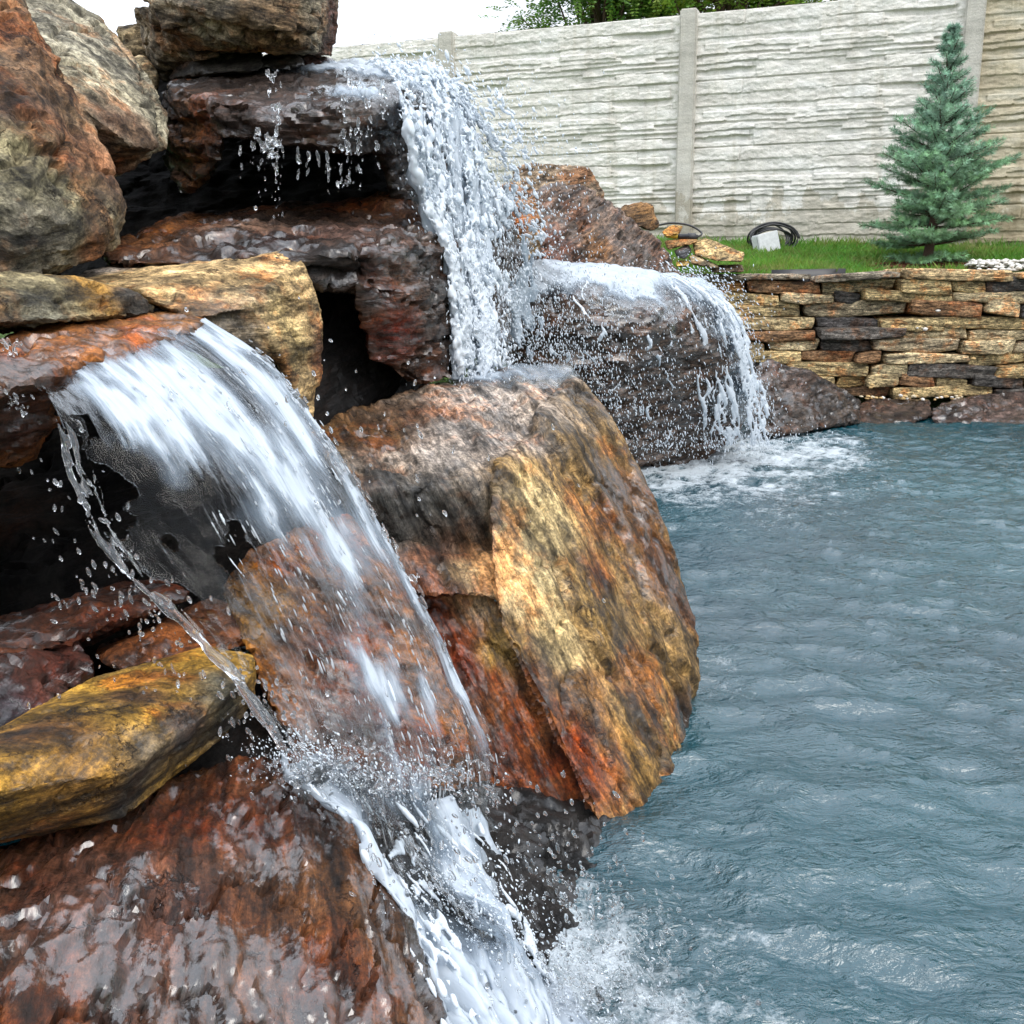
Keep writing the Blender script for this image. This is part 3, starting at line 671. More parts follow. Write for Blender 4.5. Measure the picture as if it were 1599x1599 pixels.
rock('boulder', 'great upright boulder beside the pond with ochre streaked face, wet top and red side',
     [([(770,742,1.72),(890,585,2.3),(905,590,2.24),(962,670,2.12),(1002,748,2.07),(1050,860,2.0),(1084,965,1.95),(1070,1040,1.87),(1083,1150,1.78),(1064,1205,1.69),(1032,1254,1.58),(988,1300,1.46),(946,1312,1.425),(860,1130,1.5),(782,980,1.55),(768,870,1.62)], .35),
      ([(490,678,1.92),(560,632,2.1),(700,597,2.32),(830,575,2.42),(895,574,2.4),(772,742,1.74),(765,764,1.72),(556,766,1.62),(612,850,1.66),(775,862,1.72)], .3),
      ([(600,850,1.63),(775,862,1.68),(772,935,1.6),(700,930,1.53),(640,925,1.55)], .3),
      ([(640,918,1.62),(775,940,1.62),(790,985,1.6),(860,1120,1.56),(944,1302,1.45),(905,1322,1.44),(800,1330,1.43),(755,1285,1.45),(700,1100,1.52),(640,1000,1.58)], .35)],
     (.28, .17, .06), .25,
     [(640,660,2.0,.22,(.19,.12,.06),1.6),(600,690,1.9,.12,(.22,.13,.05),1.6),(760,640,2.15,.24,(.52,.46,.40),.5),(660,738,1.78,.11,(.52,.46,.40),.5),(740,705,1.9,.13,(.56,.50,.44),.5),(830,600,2.35,.13,(.58,.53,.47),.5),(580,735,1.75,.09,(.40,.33,.26),.6),  # pale blobs on the top paint in the wet sky sheen
      (660,815,1.66,.13,(.075,.07,.062),.25),(590,800,1.64,.10,(.06,.056,.05),.25),(735,820,1.70,.09,(.09,.082,.07),.25),(700,890,1.6,.1,(.17,.10,.06),.8),
      (720,1000,1.58,.15,(.17,.035,.008),.4),(820,1200,1.52,.18,(.19,.045,.008),.4),(860,1290,1.5,.07,(.20,.05,.012),.6),
      (815,900,1.62,.12,(.56,.42,.21),.05),(840,810,1.75,.10,(.50,.37,.18),.1),(870,1000,1.62,.07,(.52,.37,.17),.05),(790,1010,1.58,.05,(.36,.22,.06),.2),(935,960,1.72,.07,(.38,.23,.07),.3),(880,1090,1.58,.06,(.24,.12,.035),.5),(960,800,2.0,.13,(.16,.085,.03),1.5),(1000,900,1.95,.1,(.19,.075,.02),1.6),(920,900,1.8,.06,(.26,.10,.025),.3),
      (1055,950,1.95,.08,(.12,.045,.02),1.6),(1060,1120,1.8,.08,(.10,.065,.035),1.4),(960,1180,1.6,.10,(.34,.19,.045),.4),(1000,1060,1.75,.07,(.33,.18,.045),.6),(900,660,2.15,.12,(.19,.13,.06),.5)],
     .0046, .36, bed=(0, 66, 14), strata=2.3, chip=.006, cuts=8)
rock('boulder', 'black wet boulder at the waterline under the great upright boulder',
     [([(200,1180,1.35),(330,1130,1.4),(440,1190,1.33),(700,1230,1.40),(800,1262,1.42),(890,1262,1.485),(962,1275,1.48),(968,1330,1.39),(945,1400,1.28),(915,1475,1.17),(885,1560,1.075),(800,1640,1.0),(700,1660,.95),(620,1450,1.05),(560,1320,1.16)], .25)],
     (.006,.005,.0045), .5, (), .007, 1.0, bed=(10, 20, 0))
rock('boulder', 'dark boulder at the back of the hollow under the overhanging ledge',  # backing added to stop light leaks; near-black colour paints the cave's shade
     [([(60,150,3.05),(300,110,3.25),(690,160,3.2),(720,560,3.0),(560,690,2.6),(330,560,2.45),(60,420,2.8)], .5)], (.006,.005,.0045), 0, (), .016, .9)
rock('boulder', 'wet black boulder standing in the gap left of the great upright boulder',  # filler rock; its near-black colour stands for the shade in the gap
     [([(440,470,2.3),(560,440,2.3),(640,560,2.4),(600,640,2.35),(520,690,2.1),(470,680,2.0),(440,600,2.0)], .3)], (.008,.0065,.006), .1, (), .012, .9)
# rear rocks
rock('boulder', 'dark brown boulder in the pond with water streaming over its round top',
     [([(740,500,4.2),(780,420,4.3),(880,395,4.4),(1000,405,4.45),(1095,438,4.5),(1150,480,4.55),(1182,550,4.6),(1186,650,4.65),(1140,725,4.6),(1060,745,4.5),(960,720,4.2),(860,650,4.0),(1000,510,3.95),(890,470,3.95),(1090,550,4.2)], .6)],
     (.12, .085, .062), .9, [(960,440,4.3,.5,(.16,.135,.12),1)], .013, .9, bed=(10, 0, 0), chip=.05, cuts=22)
rock('boulder', 'brown layered boulder behind the water, sloping down to the lawn',
     [([(835,300,4.75),(870,285,4.8),(900,288,4.8),(960,325,4.85),(1010,362,4.9),(1055,410,4.9),(1075,440,4.85),(1000,445,4.55),(880,425,4.4),(830,400,4.4)], .5)],
     (.16, .105, .075), .35, [(930,330,4.7,.25,(.17,.12,.09),.3),(930,390,4.6,.12,(.24,.12,.05),.3),(870,380,4.5,.12,(.15,.06,.035),.3),(1000,420,4.7,.2,(.12,.095,.08),.4)], .014, 1.2, bed=(10, -22, 0))
rock('boulder', 'grey brown boulder rising behind the sloping brown one', [([(800,262,5.2),(830,256,5.2),(918,260,5.2),(938,285,5.2),(950,318,5.2),(840,330,5.0),(800,320,5.0)], .4)], (.24,.175,.115), 0, (), .016, .9)
rock('boulder', 'upright rusty orange boulder splashed by the upper falls', [([(775,290,4.1),(800,280,4.1),(838,310,4.1),(852,360,4.1),(840,400,4.0),(800,420,4.0),(760,380,4.1)], .4)], (.34,.17,.07), .4, [(815,400,4.0,.12,(.30,.2,.08),.4)], .013, .8)
rock('boulder', 'dark wet boulder behind the foot of the upper falls', [([(700,260,3.9),(770,290,3.9),(800,340,3.85),(830,420,3.8),(850,500,3.7),(760,560,3.3),(700,540,3.4),(690,400,3.6)], .5)], (.05,.042,.038), .9, (), .014, 1.1)
rock('boulder', 'small dark angular boulder with a rusty edge at the end of the lawn', [([(968,322,5.9),(1000,315,5.9),(1018,318,5.9),(1030,352,5.85),(1020,362,5.8),(975,345,5.8)], .3)], (.09,.055,.03), 0, [(1010,330,5.85,.12,(.25,.13,.05),0)], .016, .9)
rock('boulder', 'low brown boulder at the waterline right of the streaming boulder',
     [([(1160,585,5.3),(1200,560,5.5),(1262,578,5.6),(1280,600,5.6),(1345,625,5.7),(1345,660,5.55),(1260,675,5.2),(1180,680,5.0)], .4)], (.070,.056,.046), .8, [(1220,575,5.5,.2,(.15,.115,.10),.9)], .014, 1.0, bed=(8, 0, 0))
rock('boulder', 'flat brown rock at the pond edge under the left part of the stacked wall', [([(1335,640,5.8),(1360,622,5.95),(1450,625,5.95),(1455,650,5.75),(1400,668,5.6),(1335,665,5.6)], .35)], (.08,.058,.047), .8, (), .013, .9)
rock('boulder', 'long purplish brown rock at the pond edge under the right part of the stacked wall', [([(1450,640,5.75),(1500,620,5.95),(1580,612,5.95),(1800,608,5.95),(1800,680,5.5),(1600,670,5.55),(1455,665,5.6)], .35)], (.11,.084,.076), .85, (), .013, .9)
# loose flagstones at the left end of the wall
for (lab, pts, col) in (
    ('large tan flagstone on the heap at the left end of the stacked wall', [(1082,378,6.2),(1100,371,6.25),(1165,395,6.2),(1158,408,6.1),(1120,408,6.05),(1085,398,6.1)], (.46,.32,.15)),
    ('wedge shaped tan flagstone under the large one on the heap', [(1075,400,6.1),(1085,396,6.15),(1125,416,6.1),(1120,420,6.0),(1080,412,6.0)], (.46,.35,.2)),
    ('dark grey flagstone at the left of the heap', [(1052,392,6.1),(1075,381,6.15),(1082,392,6.1),(1070,405,6.0),(1055,402,6.0)], (.08,.08,.085)),
    ('orange flagstone on top of the heap beside the cable', [(1032,362,6.2),(1050,350,6.25),(1068,352,6.25),(1066,364,6.15),(1040,370,6.1)], (.45,.25,.07)),
    ('long brown flagstone under the orange one on the heap', [(1035,376,6.15),(1090,370,6.2),(1088,379,6.1),(1042,390,6.1)], (.30,.17,.07)),
    ('small ochre flagstone low on the heap beside the brown boulder', [(1055,408,6.1),(1078,404,6.1),(1078,416,6.0),(1056,418,6.0)], (.44,.29,.08)),
    ('weathered brown flagstone at the foot of the heap', [(1105,414,6.2),(1160,412,6.2),(1166,426,6.1),(1110,426,6.05)], (.19,.14,.09)),
):
    rock('flagstone', lab, [(pts, .22)], col, 0, (), .012, .5, mat=STONE, cat='stone', group='loose flagstones heaped at the end of the wall')


# ================================================================== FALLING WATER
def catmull(P4, t):
    """P4 (m,3) control points, t in 0..m-1"""
    m = len(P4); i = np.clip(np.floor(t).astype(int), 0, m-2); f = (t-i)[:, None]
    p1, p2 = P4[i], P4[i+1]; p0 = np.where((i > 0)[:, None], P4[np.maximum(i-1, 0)], 2*p1-p2); p3 = np.where((i < m-2)[:, None], P4[np.minimum(i+2, m-1)], 2*p2-p1)
    return .5*(2*p1+(p2-p0)*f+(2*p0-5*p1+4*p2-p3)*f*f+(3*p1-p0-3*p2+p3)*f*f*f)
class Flow:
    """a bundle of trajectories; at(u,v) gives points, u across and v along, both 0..1"""
    def __init__(s, trajs, res=160):
        s.T = []
        for tr in trajs:
            p = np.array([tuple(P(*q)) for q in tr])
            s.T.append(catmull(p, np.linspace(0, len(p)-1, res)))
        s.T = np.array(s.T); s.res = res
        s.len = np.linalg.norm(np.diff(s.T.mean(0), axis=0), axis=1).sum()
        s.wid = np.linalg.norm(np.diff(s.T.mean(1), axis=0), axis=1).sum()
    def at(s, u, v):
        k = len(s.T); vv = np.clip(v, 0, 1)*(s.res-1); i = np.clip(vv.astype(int), 0, s.res-2); f = (vv-i)[:, None]
        cols = s.T[:, i]*(1-f)[None]+s.T[:, i+1]*f[None]                       # k, n, 3
        if k == 2:
            return cols[0]*(1-u)[:, None]+cols[1]*u[:, None]
        uu = np.clip(u, 0, 1)*(k-1); j = np.clip(np.floor(uu).astype(int), 0, k-2); g = (uu-j)[:, None]
        a = np.arange(len(u)); p1, p2 = cols[j, a], cols[j+1, a]
        p0 = np.where((j > 0)[:, None], cols[np.maximum(j-1, 0), a], 2*p1-p2); p3 = np.where((j < k-2)[:, None], cols[np.minimum(j+2, k-1), a], 2*p2-p1)
        return .5*(2*p1+(p2-p0)*g+(2*p0-5*p1+4*p2-p3)*g*g+(3*p1-p0-3*p2+p3)*g*g*g)
    def tangent(s, u, v):
        d = s.at(u, np.minimum(v+.02, 1))-s.at(u, np.maximum(v-.02, 0))
        return d/np.maximum(np.linalg.norm(d, axis=1), 1e-6)[:, None]

def sheet(name, flow, nu, nv, foamf, keepf, mat, amp=.006, thick=.005, seed=0, parent=None):
    u, v = np.meshgrid(np.linspace(0, 1, nu), np.linspace(0, 1, nv)); u, v = u.ravel(), v.ravel()
    p = flow.at(u, v)
    g = p.reshape(nv, nu, 3); du = np.gradient(g, axis=1); dv = np.gradient(g, axis=0)
    n = np.cross(du, dv).reshape(-1, 3); n /= np.maximum(np.linalg.norm(n, axis=1), 1e-9)[:, None]
    fl = np.stack([u*flow.wid, v*flow.len, np.full(len(u), seed*.7)], 1)
    st = fbm(fl*np.array([42, 5, 1])+seed, 4, .55); lump = fbm(fl*np.array([13, 6, 1])+seed+3, 3)
    p = p+n*(amp*(st*.7+lump))[:, None]
    foam = np.clip(foamf(u, v, fl, st, lump), 0, 1.3)
    keep = keepf(u, v, fl, st, lump) > 0
    ii = (np.arange(nv-1)[:, None]*nu+np.arange(nu-1)[None]).ravel()
    F = np.stack([ii, ii+1, ii+nu+1, ii+nu], 1)
    F = F[keep[F].all(1)]
    used = np.unique(F); rm = np.full(len(p), -1); rm[used] = np.arange(len(used))
    org = np.array([p[used, 0].mean(), p[used, 1].mean(), p[used, 2].min()])
    me = from_np(name, p[used]-org, rm[F])
    at = me.attributes.new('foam', 'FLOAT', 'POINT'); at.data.foreach_set('value', foam[used].astype(np.float32))
    at = me.attributes.new('flow', 'FLOAT_VECTOR', 'POINT'); at.data.foreach_set('vector', fl[used].astype(np.float32).ravel())
    smooth(me)
    o = link_mesh(name, me, mat, parent, Vector(org))
    md = o.modifiers.new('thickness', 'SOLIDIFY'); md.thickness = thick; md.offset = 0
    return o

def ico(sub):
    bm = bmesh.new(); bmesh.ops.create_icosphere(bm, subdivisions=sub, radius=1)
    v = np.array([q.co[:] for q in bm.verts]); f = np.array([[q.index for q in x.verts] for x in bm.faces]); bm.free()
    return v, f
ICO1, ICO2 = ico(1), ico(2)
def drops_np(c, r, t, stretch, fine=False):
    """ellipsoids at c, radius r, drawn out along t"""
    tv, tf = ICO2 if fine else ICO1
    n = len(c); t = t/np.maximum(np.linalg.norm(t, axis=1), 1e-9)[:, None]
    a = np.cross(t, np.array([.31, .77, .55])); a /= np.maximum(np.linalg.norm(a, axis=1), 1e-9)[:, None]; b2 = np.cross(t, a)
    V = c[:, None]+r[:, None, None]*(tv[None, :, 0:1]*a[:, None]+tv[None, :, 1:2]*b2[:, None]+tv[None, :, 2:3]*(t*stretch[:, None])[:, None])
    F = tf[None]+(np.arange(n)*len(tv))[:, None, None]
    return V.reshape(-1, 3), F.reshape(-1, 3)
def drops(name, c, r, t, stretch, mat, fine=False, merge=None, label=None, cat=None, kind=None, parent=None):
    V, F = drops_np(c, r, t, stretch, fine or bool(merge))
    org = np.array([V[:, 0].mean(), V[:, 1].mean(), V[:, 2].min()])
    me = from_np(name, V-org, F)
    if merge:
        bm = bmesh.new(); bm.from_mesh(me); bpy.data.meshes.remove(me); me = rebuild(bm, merge); me.name = name
    smooth(me)
    o = link_mesh(name, me, mat, parent, Vector(org)); tag(o, label, cat, kind=kind)
    return o
R_ = np.random.default_rng(5)
def emit(flow, n, clump=(30, 4), thr=.0, ur=(0, 1), vr=(0, 1), seed=0, power=1.0):
    """random (u,v) in clumps drawn out along the flow"""
    u = R_.uniform(*ur, n*4); v = vr[0]+(vr[1]-vr[0])*R_.random(n*4)**power
    f = fbm(np.stack([u*flow.wid*clump[0], v*flow.len*clump[1], np.full(len(u), seed+.3)], 1), 3)
    k = f > thr+R_.uniform(-.15, .15, len(u))
    return u[k][:n], v[k][:n]

def merge_objs(name, parts, mat): pass

def ropes(flow, n, r0, r1, ur=(0, 1), vr=(0, 1), ln=(.1, .4), wander=.02, lift=0, seed=0, step=.55):
    """continuous strands of water that swell, pinch and break up"""
    C, R, T = [], [], []
    for k in range(n):
        u0 = R_.uniform(*ur); v0 = R_.uniform(*vr); L = R_.uniform(*ln); rad = r0*(r1/r0)**(R_.random()**1.6)
        m = max(4, int(L*flow.len/(rad*step*2.2))); v = v0+L*np.linspace(0, 1, m); v = v[v < 1.0]; m = len(v)
        if m < 3: continue
        q = np.stack([np.full(m, k*3.7+seed), v*flow.len*7, np.full(m, .5)], 1)
        u = u0+fbm(q, 2)*wander*(1+v); c = flow.at(u, v)+np.stack([fbm(q+9, 2), fbm(q+19, 2), fbm(q+29, 2)], 1)*.006
        if lift: c = c+np.array([0, -lift, 0])
        pin = np.clip(.85+1.1*fbm(q*np.array([1, 3.1, 1])+5, 2), .16, 1.7); tp = np.sin(np.linspace(.12, math.pi-.02, m))**.6
        C.append(c); R.append(rad*pin*tp); T.append(flow.tangent(u, v))
    C, R, T = np.concatenate(C), np.concatenate(R), np.concatenate(T)
    k = R > r0*.3
    return C[k], R[k], T[k]

# ---- front waterfall: a glassy sheet that arcs off the rust ledge
F1 = Flow([
 [(45,598,1.31),(78,640,1.27),(112,735,1.25),(150,835,1.23),(205,900,1.21),(292,985,1.19),(380,1075,1.155),(455,1190,1.12)],
 [(150,550,1.44),(232,625,1.37),(305,725,1.32),(365,835,1.29),(425,950,1.26),(475,1065,1.22),(520,1175,1.17),(550,1255,1.14)],
 [(245,515,1.57),(350,600,1.49),(440,715,1.43),(512,835,1.39),(580,960,1.35),(630,1080,1.31),(668,1190,1.27),(672,1290,1.22)],
 [(322,497,1.69),(425,568,1.62),(505,672,1.555),(585,800,1.50),(660,935,1.45),(720,1060,1.41),(768,1175,1.37),(778,1300,1.31)]])
def f1_foam(u, v, fl, st, lump):
    ss = lambda x: np.clip(x, 0, 1)
    hi = .455*ss((.42+.25*u-v)/.16)*ss((u-.05)/.14)                                  # silvery over the first half
    hi = hi+.10*np.exp(-((u-.45)/.28)**2)*ss((.5-v)/.2)
    mid = .46*ss((u-.36)/.2)*ss((.72-v)/.25)
    low = .335*ss((u-.25)/.3)
    rim = .62*ss((u-.86)/.10)*(1-.35*v)
    f = np.maximum(np.maximum(hi, mid), np.maximum(low, rim))
    f = np.maximum(f, np.exp(-(u/.03)**2)*.42)
    return f+.30*lump+.10*st
def f1_keep(u, v, fl, st, lump):
    tear = fbm(fl*np.array([9, 7, 1])+40, 4, .6); tl = .02+.17*np.clip(tear+.12, 0, 1)*np.clip((v-.02)/.15, 0, 1)
    hole = np.where((u < .42) & (v > .16), np.clip(fbm(fl*np.array([20, 9, 1])+60, 3)-.18, 0, 1)*3, 0)
    return np.minimum(u-tl, 1-u-.01-.05*np.clip(tear, 0, 1)*v)-hole*.4
fall1 = empty('waterfall', P(430, 1230, 1.2), 'glassy sheet of water arcing off the rust ledge in the foreground', 'waterfall')
def under(o, root):
    o.parent = root; o.location = o.location-root.location
    return o
under(sheet('water_sheet', F1, 190, 330, f1_foam, f1_keep, FALL, .006, .005, 1), fall1)
# beaded left rim that breaks up as it falls
c, r, t = ropes(F1, 46, .0014, .0056, (-.03, .05), (0, .85), (.05, .22), .03, seed=2)
under(drops('rim_strand', c, r, t, R_.uniform(1.2, 2.4, len(c)), DROP, merge=.0018), fall1)
c, r, t = ropes(F1, 40, .0007, .0018, (.2, 1), (.2, .9), (.02, .08), .02, .006, seed=4)
under(drops('strand', c, r, t, R_.uniform(2, 4, len(c)), AIR, merge=.0016), fall1)
u, v = emit(F1, 260, (60, 9), -.1, (.96, 1.0), (.05, .95), 3)
c = F1.at(u, v)+R_.normal(0, .005, (len(u), 3)); r = R_.uniform(.0008, .0028, len(u))
under(drops('rim_beads', c, r, F1.tangent(u, v), R_.uniform(2, 5, len(u)), DROP, merge=.0018), fall1)
u, v = emit(F1, 420, (40, 6), .1, (.3, 1), (.1, 1), 4)
nn = F1.at(np.clip(u+.02, 0, 1), v)-F1.at(np.clip(u-.02, 0, 1), v); nn = np.cross(nn, F1.tangent(u, v)); nn /= np.maximum(np.linalg.norm(nn, axis=1), 1e-9)[:, None]
c = F1.at(u, v)+nn*np.sign(-nn[:, 1:2])*R_.uniform(.002, .014, (len(u), 1)); r = R_.uniform(.0006, .0015, len(u))
under(drops('surface_drops', c, r, F1.tangent(u, v), R_.uniform(3, 9, len(u)), SPRAY), fall1)

# ---- lower chute into the pond
F2 = Flow([
 [(440,1165,1.13),(500,1230,1.105),(560,1310,1.07),(620,1425,1.01),(665,1515,.955),(700,1600,.915),(730,1680,.89)],
 [(560,1220,1.17),(600,1290,1.14),(650,1370,1.09),(700,1450,1.04),(745,1530,.985),(790,1610,.94),(830,1690,.905)],
 [(660,1250,1.23),(710,1320,1.19),(760,1390,1.14),(800,1465,1.085),(840,1540,1.025),(880,1615,.975),(920,1690,.93)],
 [(770,1270,1.34),(800,1330,1.30),(840,1400,1.24),(868,1470,1.17),(905,1545,1.09),(960,1615,1.02),(1010,1690,.96)]])
def f2_foam(u, v, fl, st, lump):
    return .45+.10*np.exp(-(v/.10)**2)+.30*np.clip((v-.2)/.4, 0, 1)*np.exp(-((u-.55)/.4)**2)+.22*np.exp(-((u-.06)/.08)**2)+.42*lump+.1*st-.25*np.exp(-((u-.35)/.2)**2-((v-.35)/.22)**2)
def f2_keep(u, v, fl, st, lump): return np.minimum(u, 1-u)-.015-.06*np.clip(-lump+.15, 0, 1)
fall2 = empty('cascade', P(780, 1560, 1.0), 'white churning water running down into the pond in the foreground', 'cascade')
under(sheet('water_sheet', F2, 150, 200, f2_foam, f2_keep, FALL, .038, .006, 5), fall2)
c, r, t = ropes(F2, 260, .0010, .0040, (0, 1), (-.03, .9), (.03, .13), .22, .014, seed=6)
under(drops('strand', c, r, t, R_.uniform(1.4, 3, len(c)), AIR, merge=.0020), fall2)

# ---- upper waterfall
F3 = Flow([
 [(575,98,2.68),(612,122,2.52),(634,180,2.28),(645,250,2.28),(668,320,2.32),(698,390,2.33),(710,490,2.30),(716,592,2.29)],
 [(620,96,2.74),(652,125,2.62),(680,200,2.50),(697,285,2.46),(716,365,2.43),(730,450,2.40),(738,520,2.38),(742,594,2.36)],
 [(665,100,2.8),(702,140,2.70),(735,215,2.64),(752,300,2.60),(764,385,2.56),(772,455,2.53),(778,525,2.49),(782,594,2.45)],
 [(690,112,2.88),(738,160,2.86),(783,228,2.90),(812,300,2.95),(832,360,3.0),(842,430,3.1),(840,500,3.2),(835,560,3.25)]])
def f3_foam(u, v, fl, st, lump): return .60+.55*st+.45*lump-.10*(u > .75)
def f3_keep(u, v, fl, st, lump): return .16+.7*lump+.75*st-.45*v*np.clip((u-.55)/.2, 0, 1)-.06*v
fall3 = empty('waterfall', P(745, 594, 2.4), 'ragged white upper waterfall tumbling from the overhanging ledge', 'waterfall')
under(sheet('water_sheet', F3, 150, 260, f3_foam, f3_keep, FALL, .030, .008, 9), fall3)
c, r, t = ropes(F3, 220, .0014, .0056, (-.06, .80), (-.05, .9), (.04, .34), .10, .015, seed=11)
c = c+R_.normal(0, .0055, c.shape)
under(drops('strand', c, r, t, R_.uniform(1.5, 3.2, len(c)), AIR, merge=.0034), fall3)
c, r, t = ropes(F3, 120, .0014, .0042, (.6, 1.08), (-.05, .9), (.03, .16), .12, .02, seed=17)
c = c+R_.normal(0, .010, c.shape)
under(drops('strand', c, r, t, R_.uniform(1.3, 2.6, len(c)), AIR, merge=.0032), fall3)
u, v = emit(F3, 2600, (22, 3.5), -.05, (0, 1.05), (0, 1), 11)
c = F3.at(u, v)+R_.normal(0, .03, (len(u), 3)); c[:, 1] -= .02; r = R_.uniform(.0007, .0021, len(u))
under(drops('loose_drops', c, r, F3.tangent(u, v)+R_.normal(0, .25, (len(u), 3)), R_.uniform(1.5, 5, len(u)), AIR), fall3)
# thin runs and drips along the front of the ledge
DR = []
for (x, y0, y1, d, wd, n) in ((408,200,315,2.19,12,46),(432,160,345,2.18,9,80),(425,215,262,2.18,16,60),(425,110,165,2.3,14,20),(465,235,290,2.16,3,14),(480,238,275,2.16,3,10),(497,242,300,2.16,3,12),(512,236,302,2.16,5,22),(530,228,300,2.15,7,34),(545,200,292,2.15,8,50),(560,190,305,2.16,5,30),(575,150,215,2.18,8,22),(590,220,270,2.19,4,14),(535,150,215,2.17,7,22),(555,120,170,2.3,12,24),(600,130,200,2.2,10,26),(375,215,300,2.2,3,6),(395,205,255,2.2,4,10)):
    for q in range(n):
        y = y0+(y1-y0)*R_.random()**1.2; DR.append((x+R_.normal(0, wd*.45), y, d-R_.uniform(0, .03), R_.uniform(.0012, .0036)*(1.2-.6*(y-y0)/(y1-y0)), R_.uniform(1.2, 3.5)))
DR = np.array(DR); c = np.array([tuple(P(*q[:3])) for q in DR])
under(drops('drips', c, DR[:, 3], np.tile([0.0, 0, -1], (len(c), 1))+R_.normal(0, .1, (len(c), 3)), DR[:, 4], DROP, merge=.0026), fall3)

# ---- thin films of running water, lifted just off the stone they wet
from mathutils.bvhtree import BVHTree
def film(name, src, blobs, label, cat, lift=.006, parent=None, fscale=(1, 1, 1), thr=.12):
    me = src.data; n = len(me.vertices)
    co = np.empty(n*3, dtype=np.float32); me.vertices.foreach_get('co', co); co = co.reshape(-1, 3).astype(float)+np.array(src.location)
    nr = np.empty(n*3, dtype=np.float32); me.vertices.foreach_get('normal', nr); nr = nr.reshape(-1, 3)
    fo = np.zeros(n); wob = fbm(co*6, 3)
    for (bx, by, bd, r, k) in blobs:
        q = np.linalg.norm(co-np.array(P(bx, by, bd)), axis=1)/r
        fo = np.maximum(fo, k*np.clip(1.5-1.3*q+.35*wob, 0, 1))
    F = np.array([p.vertices[:] for p in me.polygons if len(p.vertices) == 4])
    F = F[(fo[F] > thr).all(1)]
    used = np.unique(F); rm = np.full(n, -1); rm[used] = np.arange(len(used))
    cu = co[used]; nu_ = nr[used]
    # flow runs downhill: use height and the horizontal coordinate across the slope
    fl = np.stack([cu[:, 0]*.8+cu[:, 1]*.6, cu[:, 2]*1.1-.35*cu[:, 1], cu[:, 1]*.3], 1)*np.array(fscale)
    p = cu+nu_*(lift+.003*fbm(fl*np.array([40, 9, 9]), 3))[:, None]
    org = np.array([p[:, 0].mean(), p[:, 1].mean(), p[:, 2].min()])
    m2 = from_np(name, p-org, rm[F])
    at = m2.attributes.new('foam', 'FLOAT', 'POINT'); at.data.foreach_set('value', fo[used].astype(np.float32))
    at = m2.attributes.new('flow', 'FLOAT_VECTOR', 'POINT'); at.data.foreach_set('vector', fl.astype(np.float32).ravel())
    smooth(m2); o = link_mesh(name, m2, FALL, None, Vector(org)); tag(o, label, cat)
    md = o.modifiers.new('thickness', 'SOLIDIFY'); md.thickness = .003; md.offset = 0
    if parent: under(o, parent); 
    return o
def by_label(txt): return next(o for o in bpy.data.objects if txt in o.get('label', ''))
ROCK_LEDGE = by_label('overhanging ledge that'); ROCK_REAR = by_label('streaming over its round top'); ROCK_MAIN = by_label('great upright boulder beside the pond')
film('water_film', ROCK_LEDGE, [(480,104,2.7,.10,.62),(540,100,2.7,.16,.75),(620,110,2.65,.18,.85),(560,150,2.35,.10,.48),(430,112,2.65,.10,.40)], None, None, parent=fall3)
film('water_film', ROCK_MAIN, [(750,590,2.35,.10,.60),(830,590,2.35,.16,.50),(790,545,2.5,.12,.60)], None, None, parent=fall3)
fall4 = empty('cascade', P(1100, 700, 4.6), 'white water streaming over the round boulder at the far side', 'cascade')
film('water_film', ROCK_REAR, [(860,425,4.3,.30,.80),(960,425,4.35,.36,.78),(1060,440,4.45,.28,.74),(1130,500,4.5,.22,.72),(1160,580,4.55,.22,.58)], None, None, .012, parent=fall4, fscale=(.55, .55, .55))
def cloud(spots):
    """droplets scattered round (px,py,d) spots; returns centres"""
    C = []
    for (x, y, d, sx, sy, sd, n) in spots:
        q = np.stack([R_.normal(x, sx, n), R_.normal(y, sy, n), R_.normal(d, sd, n)], 1)
        C += [tuple(P(*k)) for k in q]
    return np.array(C)
F4 = Flow([
 [(1000,418,4.3),(1040,440,4.28),(1070,500,4.25),(1085,570,4.28),(1095,640,4.35),(1100,700,4.45)],
 [(1060,430,4.4),(1110,465,4.38),(1140,520,4.38),(1155,590,4.42),(1165,650,4.45),(1175,700,4.5)],
 [(1090,440,4.5),(1145,485,4.48),(1172,540,4.5),(1190,600,4.52),(1205,650,4.55),(1220,692,4.6)]])
c, r, t = ropes(F4, 130, .0028, .0085, (0, 1), (-.05, .9), (.06, .5), .05, .02, seed=31)
under(drops('strand', c, r, t, R_.uniform(1.5, 3.5, len(c)), AIR, merge=.0050), fall4)
F5 = Flow([[(840,430,4.1),(850,500,3.95),(865,580,3.95),(890,640,4.0)],[(930,420,4.2),(945,500,3.92),(955,590,4.0),(970,700,4.1)],[(1030,430,4.3),(1045,520,4.0),(1055,610,4.15),(1065,715,4.35)]])
c, r, t = ropes(F5, 110, .0014, .0048, (0, 1), (-.05, .85), (.04, .22), .10, .03, seed=51)
under(drops('strand', c, r, t, R_.uniform(1.3, 3.0, len(c)), AIR, merge=.0042), fall4)
u, v = emit(F4, 2400, (9, 2), -.1, seed=32)
c = F4.at(u, v)+R_.normal(0, .05, (len(u), 3)); r = R_.uniform(.0011, .0026, len(u))
under(drops('loose_drops', c, r, F4.tangent(u, v), R_.uniform(1.2, 4, len(u)), AIR), fall4)

